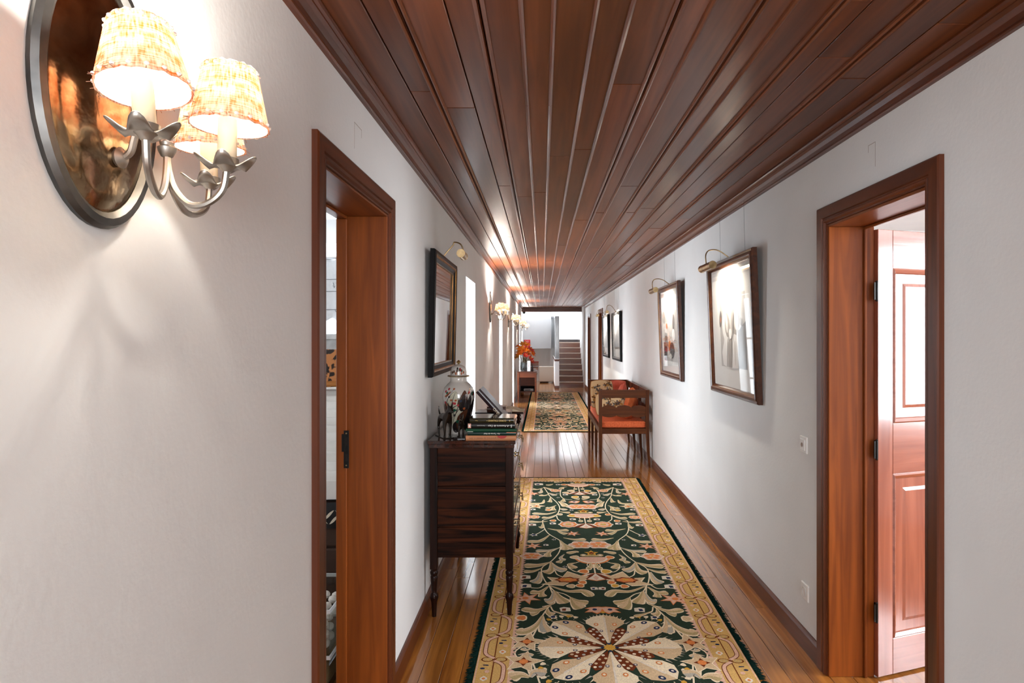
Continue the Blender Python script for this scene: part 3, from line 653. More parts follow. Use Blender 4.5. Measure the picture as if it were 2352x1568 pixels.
# ------------------------------------------------------------------ porcelain jar with painted leaves
PORC = noisy(mat('porcelain', rough=.12, coat=.5), (.46, .43, .39), (.58, .55, .50), (1, 1, 1), 6, 3)
jprof = [(.001, 0), (.062, 0), (.064, .012), (.060, .022), (.066, .05), (.080, .11), (.091, .17), (.0965, .215), (.0955, .245), (.086, .275), (.068, .297), (.054, .309), (.0495, .318), (.049, .337), (.051, .343)]
jar = thing('lidded_jar', 'white lidded porcelain jar painted with leaves and flowers, on the chest of drawers', 'jar', (-.505, 3.74, TOPZ))
MB().lathe(jprof, 44).build('body', PORC, jar, True)
lid = MB().lathe([(.060, .340), (.0655, .343), (.066, .347), (.060, .351), (.0485, .353), (.049, .372), (.044, .392), (.034, .405), (.018, .412), (.008, .416), (.001, .4165)], 40).build('lid', PORC, jar, True)
MB().lathe([(.001, .412), (.006, .414), (.005, .419), (.013, .427), (.014, .43), (.008, .435), (.003, .441), (.001, .442)], 6).build('finial', mat('gilt', (.55, .36, .13), .2, .9), lid)
MB().lathe([(.0655, .3425), (.0672, .345), (.0660, .3475)], 40, cap=False).build('gilt_rim', bpy.data.materials['gilt'], lid, True)
def jr(z, prof=jprof):
    for (r0, z0), (r1, z1) in zip(prof, prof[1:]):
        if z0 <= z <= z1 and z1 > z0: return r0+(r1-r0)*(z-z0)/(z1-z0)
    return .05
lprof = [(.0485, .353), (.049, .372), (.044, .392), (.034, .405), (.018, .412)]
def on_jar(a, z, k, pr=jprof):      # a = angle; -90 degrees faces the camera
    r = jr(z, pr)+.0006+.0004*k; return (r*math.cos(a), r*math.sin(a), z)
JC = {'dk': (.012, .008, .008), 'br': (.07, .022, .010), 'or': (.28, .07, .02), 'rd': (.33, .02, .03), 'gn': (.015, .075, .045), 'lg': (.42, .40, .30), 'bl': (.02, .03, .05)}
JM = [mat('jar_paint_'+k, c, .15, coat=.5) for k, c in JC.items()]; JI = {k: i for i, k in enumerate(JC)}
def ribbon(P, w_, prof, n=6):
    P = [Vector((*p, 0)) for p in P]; Q = spline(P, n); Lf, Rt = [], []
    for i, p in enumerate(Q):
        d = (Q[min(i+1, len(Q)-1)]-Q[max(i-1, 0)]).normalized(); nn = Vector((-d.y, d.x, 0)); t = i/(len(Q)-1); hw = w_/2*prof(t)
        Lf.append(p+nn*hw); Rt.append(p-nn*hw)
    return Q, Lf, Rt
leafp = lambda t: max(.02, math.sin(PI*min(1, t**.8))**.8)
jb = MB(); jl = MB()
D = math.radians
def jleaf(P, w_, c, k=0, vein=None, n=8):
    Q, Lf, Rt = ribbon(P, w_, leafp, n)
    jb.mi = JI[c]
    f = lambda p, kk: on_jar(D(p.x), p.y, kk)
    M_ = 4
    for s_ in range(M_): jb.strip([f(a.lerp(b2, s_/M_), k) for a, b2 in zip(Lf, Rt)], [f(a.lerp(b2, (s_+1)/M_), k) for a, b2 in zip(Lf, Rt)])
    if vein:
        jb.mi = JI[vein]
        for A_ in (Lf, Rt): jb.strip([f(a, k+1) for a in A_], [f(a.lerp(q, .12), k+1) for a, q in zip(A_, Q)])
        jb.strip([f(q.lerp(Lf[i], .05), k+1) for i, q in enumerate(Q)], [f(q.lerp(Rt[i], .05), k+1) for i, q in enumerate(Q)])
# (angle in degrees, height) scaled so widths are in degrees
def jl2(P, w_, c, k=0, vein=None):
    jleaf([(a, z*700) for a, z in P], w_, c, k, vein)
_on = on_jar
on_jar = lambda a, z, k, pr=jprof: _on(a, z/700, k, pr)
jl2([(-118, .10), (-108, .18), (-92, .262)], 52, 'lg', 0, 'dk')
jl2([(-70, .17), (-92, .13), (-112, .06)], 46, 'lg', 0, 'dk')
jl2([(-80, .16), (-66, .20), (-58, .265)], 34, 'br', 0, 'dk')
jl2([(-72, .14), (-66, .19), (-62, .24)], 26, 'dk', 2)
jl2([(-60, .03), (-50, .13), (-36, .235)], 34, 'dk', 3)
jl2([(-42, .02), (-26, .11), (-18, .21)], 36, 'dk', 3)
jl2([(-110, .02), (-80, .055), (-48, .05)], 46, 'dk', 3)
jl2([(-84, .03), (-70, .10), (-46, .15)], 34, 'br', 4)
jl2([(-150, .06), (-142, .13), (-134, .20)], 30, 'br', 3)
jl2([(-138, .225), (-124, .238), (-112, .26)], 9, 'or', 2)
jl2([(-30, .232), (-20, .245), (-12, .24)], 14, 'gn', 1); jl2([(-48, .24), (-36, .262), (-30, .28)], 9, 'or', 1)
jl2([(-104, .14), (-98, .148), (-90, .146)], 12, 'gn', 3); jl2([(-90, .07), (-84, .078), (-70, .06)], 16, 'gn', 5)
for a, z, c in ((-136, .19, 'rd'), (-128, .178, 'or'), (-101, .187, 'rd'), (-95, .186, 'rd'), (-134, .255, 'rd'), (-126, .247, 'gn'), (-60, .155, 'or'), (-98, .115, 'dk'), (-74, .2, 'bl'), (-120, .27, 'rd')):
    jl2([(a-4, z-.004), (a, z+.003), (a+4, z+.004)], 10, c, 4)
for P in ([(-132, .21), (-126, .235), (-112, .25), (-100, .272)], [(-104, .11), (-100, .14), (-90, .15), (-84, .172)], [(-118, .11), (-112, .135), (-104, .146)], [(-88, .09), (-78, .10), (-66, .10)], [(-44, .215), (-36, .24), (-26, .25), (-18, .238)]):
    jl2(P, 2.2, 'dk', 3)
for a, z, c in ((-99, .272, 'or'), (-84, .176, 'rd'), (-106, .152, 'rd'), (-66, .105, 'or'), (-18, .236, 'rd'), (-40, .25, 'rd'), (-116, .225, 'dk'), (-108, .206, 'or'), (-92, .205, 'or')):
    jl2([(a-3, z-.004), (a, z+.002), (a+4, z+.004)], 8, c, 5)
jb.build('painted_leaves', JM, jar, fix=True)
jb = MB(); lp2 = lprof
on_jar = lambda a, z, k, pr=None: _on(a, z/700, k, lp2)
for a, z, c in ((-70, .385, 'rd'), (-66, .38, 'rd'), (-74, .382, 'gn'), (-58, .376, 'gn'), (-92, .375, 'br'), (-115, .37, 'br'), (-130, .365, 'br'), (-100, .36, 'or'), (-60, .36, 'or'), (-45, .366, 'or'), (-90, .388, 'dk')):
    jl2([(a-6, z-.003), (a, z+.003), (a+6, z+.004)], 13, c, 0)
jb.build('painted_flowers', JM, lid)
# ------------------------------------------------------------------ dark carved animals in front of the jar
EB = noisy(mat('ebony', rough=.14, coat=.25, spec=.4), (.004, .004, .003), (.020, .010, .006), (6, 6, 20), 1, 4)
def skin(name, verts, edges, radii, m, parent, sub=2):
    me = bpy.data.meshes.new(name); me.from_pydata(verts, edges, []); o = bpy.data.objects.new(name, me); COL.objects.link(o)
    md = o.modifiers.new('skin', 'SKIN')
    for i, r in enumerate(radii): me.skin_vertices[0].data[i].radius = (r, r)
    me.skin_vertices[0].data[0].use_root = True
    sd = o.modifiers.new('sub', 'SUBSURF'); sd.levels = sub; sd.render_levels = sub
    dg = bpy.context.evaluated_depsgraph_get(); m2 = bpy.data.meshes.new_from_object(o.evaluated_get(dg)); bpy.data.objects.remove(o)
    m2.materials.clear(); m2.materials.append(m); m2.shade_smooth()
    o = bpy.data.objects.new(name, m2); COL.objects.link(o); o.parent = parent; return o
def hound(name, label, loc, rz, sc, pose):
    t = thing(name, label, 'figurine', loc, (0, 0, rz))
    s = sc
    V = [(0, 0, .62), (-.26, 0, .64), (.30, 0, .66), (.44, 0, .86), (.56, 0, .92), (.74, 0, .84)]
    E = [(0, 1), (0, 2), (2, 3), (3, 4), (4, 5)]; Rr = [.13, .115, .145, .085, .085, .042]
    for sx, x in ((1, .28), (1, -.26)):
        for sy in (-1, 1):
            k = len(V); bk = x < 0
            V += [(x, sy*.085, .52), (x-(.07 if bk else -.02), sy*.09, .30), (x-(.0 if bk else .01), sy*.09, .05), (x+.05, sy*.09, .03)]
            Rr += [.07, .038, .026, .03]; E += [(1 if bk else 2, k), (k, k+1), (k+1, k+2), (k+2, k+3)]
    k = len(V); V += [(-.42, 0, .62), (-.55, 0, .78), (-.56, 0, .92)]; Rr += [.035, .024, .014]; E += [(1, k), (k, k+1), (k+1, k+2)]
    for sy in (-1, 1):
        k = len(V); V += [(.54, sy*.05, 1.0), (.52, sy*.075, 1.12)]; Rr += [.035, .014]; E += [(4, k), (k, k+1)]
    skin('body', [(x*s, y*s, z*s) for x, y, z in V], E, [r*s for r in Rr], EB, t)
    MB().box((-.42*s, -.17*s, 0), (.42*s, .17*s, .03*s), .006*s).build('plinth', EB, t)
    return t
hound('animal_figurine', 'dark glossy carved animal on thin legs, left in front of the white jar', (-.568, 3.60, TOPZ), math.radians(-62), .185, 0)
hound('animal_figurine', 'second dark carved animal, smaller, crouching before the white jar near the books', (-.468, 3.57, TOPZ), math.radians(-80), .13, 1)
# ------------------------------------------------------------------ books
PAGE = noisy(mat('pages', rough=.8), (.62, .50, .34), (.78, .68, .50), (2, 2, 90))
GOLD = mat('gold_lettering', (.50, .33, .09), .35, .4); WHT = mat('white_lettering', (.80, .76, .70), .6); CREAM = mat('cream_lettering', (.72, .58, .38), .5); BRN = mat('brown_lettering', (.16, .055, .02), .6)
def book(label, loc, size, cover, group='books stacked on the chest', rot=(0, 0, 0), name='book'):
    """lying book: spine on local -y, x along the spine"""
    L_, Dp, T = size
    t = thing(name, label, 'book', loc, rot, group)
    b = MB(); q = .0025
    b.box((-L_/2, 0, 0), (L_/2, Dp, q)); b.box((-L_/2, 0, T-q), (L_/2, Dp, T))
    b.rings([[(x, 0-.004*math.sin(PI*k/6), T*k/6) for k in range(7)]+[(x, q, T), (x, q, 0)] for x in (-L_/2, L_/2)])
    b.build('cover', cover, t)
    MB().box((-L_/2+.004, .003, q), (L_/2-.004, Dp-.004, T-q)).build('pages', PAGE, t)
    return t
def spine_text(t, body, size, x, z, m, align='LEFT', flip=True, shear=0):
    """lettering on the spine, upside down when flip"""
    M = Matrix.Translation((x, -.0045, z)) @ Matrix.Rotation(PI if flip else 0, 4, 'Y') @ Matrix.Rotation(PI/2, 4, 'X')
    return text(body, size, m, t, M, align=align, shear=shear)
def cov(n, c, r=.3): return mat('cover_'+n, c, r, coat=.06, spec=.3)
z = TOPZ; BX = -.287; BY = 3.474
t = book('orange book at the bottom of the stack, brown title on its spine', (BX, BY, z), (.283, .20, .027), noisy(cov('orange', (.5, .2, .08), .5), (.44, .17, .075), (.56, .25, .11), (3, 3, 3))); z += .0272
spine_text(t, 'Le grand livre de VENISE A ZEN', .0125, .045, .0135, BRN)
b = MB(); b.poly([(.062+.026*math.cos(PI+PI*k/14), -.0046, .0268+.016*math.sin(PI+PI*k/14)) for k in range(15)]); b.build('emblem', cov('red', (.35, .02, .015)), t)
t = book('thin dark green book with white spine title, second from the bottom of the stack', (BX+.004, BY+.002, z), (.272, .20, .0225), cov('dgreen', (.004, .022, .016))); z += .0227
spine_text(t, 'Por Terras do Faial', .0115, .047, .0112, WHT, shear=.25)
MB().box((.083, -.0046, .0165), (.137, -.004, .0195)).build('spine_band', cov('orangeband', (.6, .16, .06)), t)
MB().box((-.137, -.0030, .0205), (-.105, .02, .0226)).build('spine_label', WHT, t)
t = book('bright green thin book in the middle of the stack', (BX+.002, BY-.001, z), (.286, .205, .0155), cov('green', (.006, .055, .025))); z += .0157
t = book('thick black book with a slanted white title and small picture on its spine', (BX+.001, BY+.002, z), (.268, .20, .032), cov('black', (.006, .005, .004), .25)); z += .0322
a = spine_text(t, 'A Aventura da Ca\u00e7a', .0142, .10, .0165, WHT, shear=.25);
spine_text(t, 'Manuel de Carvalho', .0056, -.034, .0175, WHT); spine_text(t, 'S', .021, .118, .016, WHT)
MB().box((-.130, -.0046, .004), (-.113, -.0038, .029)).build('spine_picture', cov('pinkpic', (.62, .30, .22)), t)
MB().box((-.126, -.005, .010), (-.117, -.0044, .022)).build('spine_picture', WHT, t)
t = book('dark olive book with faint gilt title, topmost of the stack', (BX+.004, BY+.006, z), (.248, .195, .0265), cov('olive', (.022, .018, .008), .12)); z += .0267
spine_text(t, 'CORSO ITALIANO \u2022', .0125, .082, .013, GOLD); spine_text(t, 'Tomo', .006, -.078, .013, GOLD); spine_text(t, '6', .0125, .104, .012, GOLD)
STK = z
# leaning book with cream capitals, propped between the jar and the stack
th = math.radians(47.5)
t = book('thick black book leaning aslant against the jar, cream capitals on its spine', (-.300, 3.70, 1.138), (.285, .20, .034), noisy(cov('dark', (.02, .012, .012), .2), (.012, .009, .009), (.05, .02, .025), (4, 4, 4), 1.5, 4), 'books lying on the chest', (0, th, 0))
spine_text(t, 'TIZIANO', .025, .098, .0165, CREAM)
t = book('plain brown book lying under the foot of the leaning book', (-.20, 3.69, TOPZ), (.10, .20, .034), cov('brown', (.05, .018, .010)), 'books lying on the chest')
t = book('thick dark book at the back, under the black album', (-.32, 3.94, TOPZ), (.22, .15, .088), cov('umber', (.025, .010, .007)), 'books lying on the chest')
t = book('thin black album lying flat behind the leaning book', (-.31, 3.92, TOPZ+.0885), (.23, .17, .013), cov('album', (.012, .010, .010)), 'books lying on the chest')
t = book('small brown book on top of the black album', (-.29, 3.93, TOPZ+.102), (.12, .10, .036), cov('russet', (.07, .022, .012)), 'books lying on the chest')
# open pale book on a dark carved stand
bs = thing('book_stand', 'dark turned wooden book stand at the far end of the chest', 'stand', (-.26, 4.26, TOPZ))
for x in (-.10, .10):
    for y in (-.06, .06): MB().lathe([(.014, 0), (.017, .008), (.009, .02), (.014, .034), (.008, .046), (.013, .056), (.013, .062)], 14, (x, y, 0)).build('leg', MAHOGZ, bs, True)
MB().box((-.135, -.09, .060), (.135, .09, .072), .003).build('shelf', MAHOGY, bs)
ob = thing('open_book', 'pale open book lying on the dark book stand', 'book', (-.26, 4.26, TOPZ+.0725))
MB().box((-.14, -.085, 0), (.14, .085, .004), .001).build('cover', cov('tancover', (.22, .10, .04)), ob)
def pageblk(s_): return lambda u, v: (s_*(.002+.132*u), -.08+.16*v, .005+.022*math.sin(PI*min(1, u*1.1+.12))**.7*(1-.55*u))
for s_ in (-1, 1):
    b = MB(); f = pageblk(s_); b.grid(f, 10, 2); 
    top = [f(i/10, 0) for i in range(11)]; tb = [f(i/10, 1) for i in range(11)]
    for A_ in (top, tb): b.strip(A_, [(p[0], p[1], .004) for p in A_])
    b.strip([f(1, 0), f(1, 1)], [(f(1, 0)[0], -.08, .004), (f(1, 1)[0], .08, .004)])
    b.build('page_block', PAGE, ob, True)
# ------------------------------------------------------------------ settee with cushions
se = thing('settee', 'dark wooden settee with open wavy slats and orange seat, against the right wall', 'bench', (.985, 7.43, 0))
W2, LN = .302, 1.80
def leg(x, y, front, h, nm='leg'):
    sp_ = .028*(-1 if x < 0 else 1)*(0 if front else 1)
    b = MB(); f = lambda cx, r, zz: [(cx-r, y-r, zz), (cx+r, y-r, zz), (cx+r, y+r, zz), (cx-r, y+r, zz)]
    x2 = x+sp_
    return b.rings([f(x2, .012, 0), f(x+sp_*.4, .017, .2), f(x, .0195, .42), f(x, .0195, h)]).build(nm, SETT, se)
for i, y in enumerate((.02, .607, 1.193, 1.78)):
    leg(-W2+.02, y, True, .935 if i in (0, 3) else .44); leg(W2-.02, y, False, .935)
b = MB()
for x0 in (-W2+.004, W2-.03): MB().box((x0, .035, .405), (x0+.026, LN-.035, .470), .003).build('seat_rail', SETT, se)
for y0 in (.008, LN-.032): MB().box((-W2+.036, y0, .405), (W2-.036, y0+.024, .470), .003).build('seat_rail', SETTX, se)
MB().box((-W2+.03, .032, .45), (W2-.03, LN-.032, .468)).build('seat_board', SETT, se)
def wavy(n, L_, c, amp, h0):
    up, dn = [], []
    for i in range(n+1):
        u = i/n; k = abs(math.sin(PI*(u*3+.0)))
        up.append((u*L_, c+h0+amp*(k**.6)-amp*.6)); dn.append((u*L_, c-h0-amp*.75*(k**.6)+amp*.5))
    return up+dn[::-1]
for y0 in (.012, LN-.028):                    # end panels
    MB().box((-W2+.036, y0-.004, .838), (W2-.036, y0+.020, .935), .003).build('top_rail', SETTX, se)
    P = wavy(48, 2*W2-.07, .675, .030, .062)
    MB().prism([(-W2+.035+u, y0, zz) for u, zz in P], (0, .016, 0)).build('wavy_slat', SETTX, se)
MB().box((W2-.032, .035, .838), (W2-.006, LN-.035, .935), .003).build('back_top_rail', SETT, se)
for k in range(3):
    y0 = .04+.587*k; P = wavy(40, .55, .675, .030, .062)
    MB().prism([(W2-.028, y0+u, zz) for u, zz in P], (.016, 0, 0)).build('wavy_slat', SETT, se)
ORG = noisy(mat('orange_weave', rough=.85), (.52, .085, .022), (.68, .15, .05), (60, 60, 60), 1, 2, 0, .3)
RED = noisy(mat('coral_velvet', rough=.8), (.55, .075, .04), (.72, .16, .10), (14, 14, 14), 1, 3, 0, .2)
def pillow(mb, w_, h, t, n=14, seamed=False):
    def f(sg): 
        def g(u, v):
            a, c = 2*u-1, 2*v-1
            k = (max(0, 1-a**4)*max(0, 1-c**4))**.5
            pin = 1-.10*(a*a*c*c)
            e = 1-.05*(1-abs(c))*0
            return (w_/2*a*pin, sg*t/2*k, h/2*c*pin)
        return g
    mb.grid(f(1), n, n); mb.grid(f(-1), n, n); bmesh.ops.remove_doubles(mb.bm, verts=mb.bm.verts, dist=1e-5); return mb
b = MB()
o = MB().box((-W2+.034, .036, .470), (W2-.034, LN-.036, .552), .022, 3).build('seat_cushion', ORG, se, True)
tag(o, 'orange ribbed seat cushion')
b = MB()
for zz in (.487, .535): b.tube([(-W2+.036, .037, zz), (W2-.036, .037, zz)], .004, 6); b.tube([(-W2+.035, .037, zz), (-W2+.035, LN-.037, zz)], .004, 6)
b.build('piping', ORG, o, True)
FLOR = noisy(mat('cream_floral_cloth', rough=.9), (.72, .54, .28), (.84, .69, .42), (5, 5, 5))
FM = [mat('floral_'+k, c, .9) for k, c in (('grey', (.13, .12, .10)), ('slate', (.20, .20, .20)), ('brown', (.20, .075, .015)), ('gold', (.42, .22, .05)), ('ink', (.05, .035, .03)))]
def floral(seed, w_, h, t):
    rnd = random.Random(seed); b = MB()
    def onp(x, zz, sg, lift=.0012):
        a, c = max(-.97, min(.97, 2*x/w_)), max(-.97, min(.97, 2*zz/h))
        k = (max(0, 1-a**4)*max(0, 1-c**4))**.5; return (x*(1-.1*a*a*c*c), sg*(t/2*k+lift+.002), zz*(1-.1*a*a*c*c))
    for sg in (-1, 1):
        for _ in range(5):                                      # berry clusters
            cx, cz = rnd.uniform(-.38, .38)*w_, rnd.uniform(-.4, .4)*h; b.mi = 2
            for i in range(12):
                x, zz = cx+rnd.uniform(-.035, .035), cz+rnd.uniform(-.03, .03); r = .0065; b.poly([onp(x+r*math.cos(q), zz+r*math.sin(q), sg, .002) for q in [PI*2*k/6 for k in range(6)]])
        for _ in range(17):                                      # leaves and flowers
            cx, cz = rnd.uniform(-.4, .4)*w_, rnd.uniform(-.4, .4)*h
            for i in range(rnd.choice((3, 4, 5))):
                an = 2*PI*i/5+rnd.random(); R_ = rnd.uniform(.024, .042); b.mi = rnd.choice((0, 1, 2, 3, 3))
                x, zz = cx+math.cos(an)*R_*.7, cz+math.sin(an)*R_*.7
                b.poly([onp(x+math.cos(an)*R_*.6*math.cos(q)-math.sin(an)*R_*.34*math.sin(q), zz+math.sin(an)*R_*.6*math.cos(q)+math.cos(an)*R_*.34*math.sin(q), sg, .0015+.0003*i) for q in [PI*2*k/9 for k in range(9)]])
            b.mi = 4; r = .010; b.poly([onp(cx+r*math.cos(q), cz+r*math.sin(q), sg, .0034) for q in [PI*2*k/7 for k in range(7)]])
        for _ in range(5):
            x0, z0 = rnd.uniform(-.4, .4)*w_, rnd.uniform(-.4, .4)*h; b.mi = 4; a = rnd.random()*6
            P = [(x0+.02*k*math.cos(a+.25*k), z0+.02*k*math.sin(a+.25*k)) for k in range(6)]
            P = [(max(-.44*w_, min(.44*w_, x)), max(-.44*h, min(.44*h, zz))) for x, zz in P]
            b.strip([onp(x, zz, sg, .0022) for x, zz in P], [onp(x+.004, zz+.004, sg, .0022) for x, zz in P])
    return b
def cushion(label, loc, rot, size, m, seed=None, group='cushions on the settee'):
    t = thing('cushion', label, 'cushion', loc, rot, group); w_, h, th_ = size
    c = pillow(MB(), w_, h, th_).build('cover', m, t, True)
    if seed is not None:
        floral(seed, w_, h, th_).build('flower_print', FM, c, fix=False)['kind'] = 'stuff'
        b = MB(); P = [(w_/2*a*(1-.10*(a*a*q*q)), 0, h/2*q*(1-.10*(a*a*q*q))) for a, q in [(-1, -1), (-.5, -1), (0, -1), (.5, -1), (1, -1), (1, -.5), (1, 0), (1, .5), (1, 1), (.5, 1), (0, 1), (-.5, 1), (-1, 1), (-1, .5), (-1, 0), (-1, -.5), (-1, -1)]]
        b.tube(P, .005, 6).build('piping', mat('cushion_piping', (.42, .16, .03), .8), t, True)
    return t
R_ = math.radians
cushion('tall cream floral cushion standing at the far front corner of the settee', (.845, 8.72, .765), (R_(-14), 0, R_(6)), (.33, .40, .13), FLOR, 3)
cushion('wide cream floral cushion behind the near end slats of the settee', (.885, 7.98, .70), (R_(-20), 0, R_(4)), (.40, .30, .12), FLOR, 8)
cushion('coral velvet cushion upright at the far end of the settee', (1.085, 8.98, .755), (R_(-10), 0, 0), (.30, .38, .11), RED)
cushion('coral velvet cushion leaning on the settee back, middle', (1.075, 8.42, .745), (R_(14), R_(20), R_(84)), (.36, .36, .12), RED)
cushion('orange cushion leaning on the settee back nearest the near end slats', (1.105, 7.74, .735), (R_(12), R_(24), R_(78)), (.37, .37, .13), noisy(mat('orange_velvet', rough=.8), (.58, .09, .02), (.75, .21, .06), (12, 12, 12), 1, 3, 0, .2))
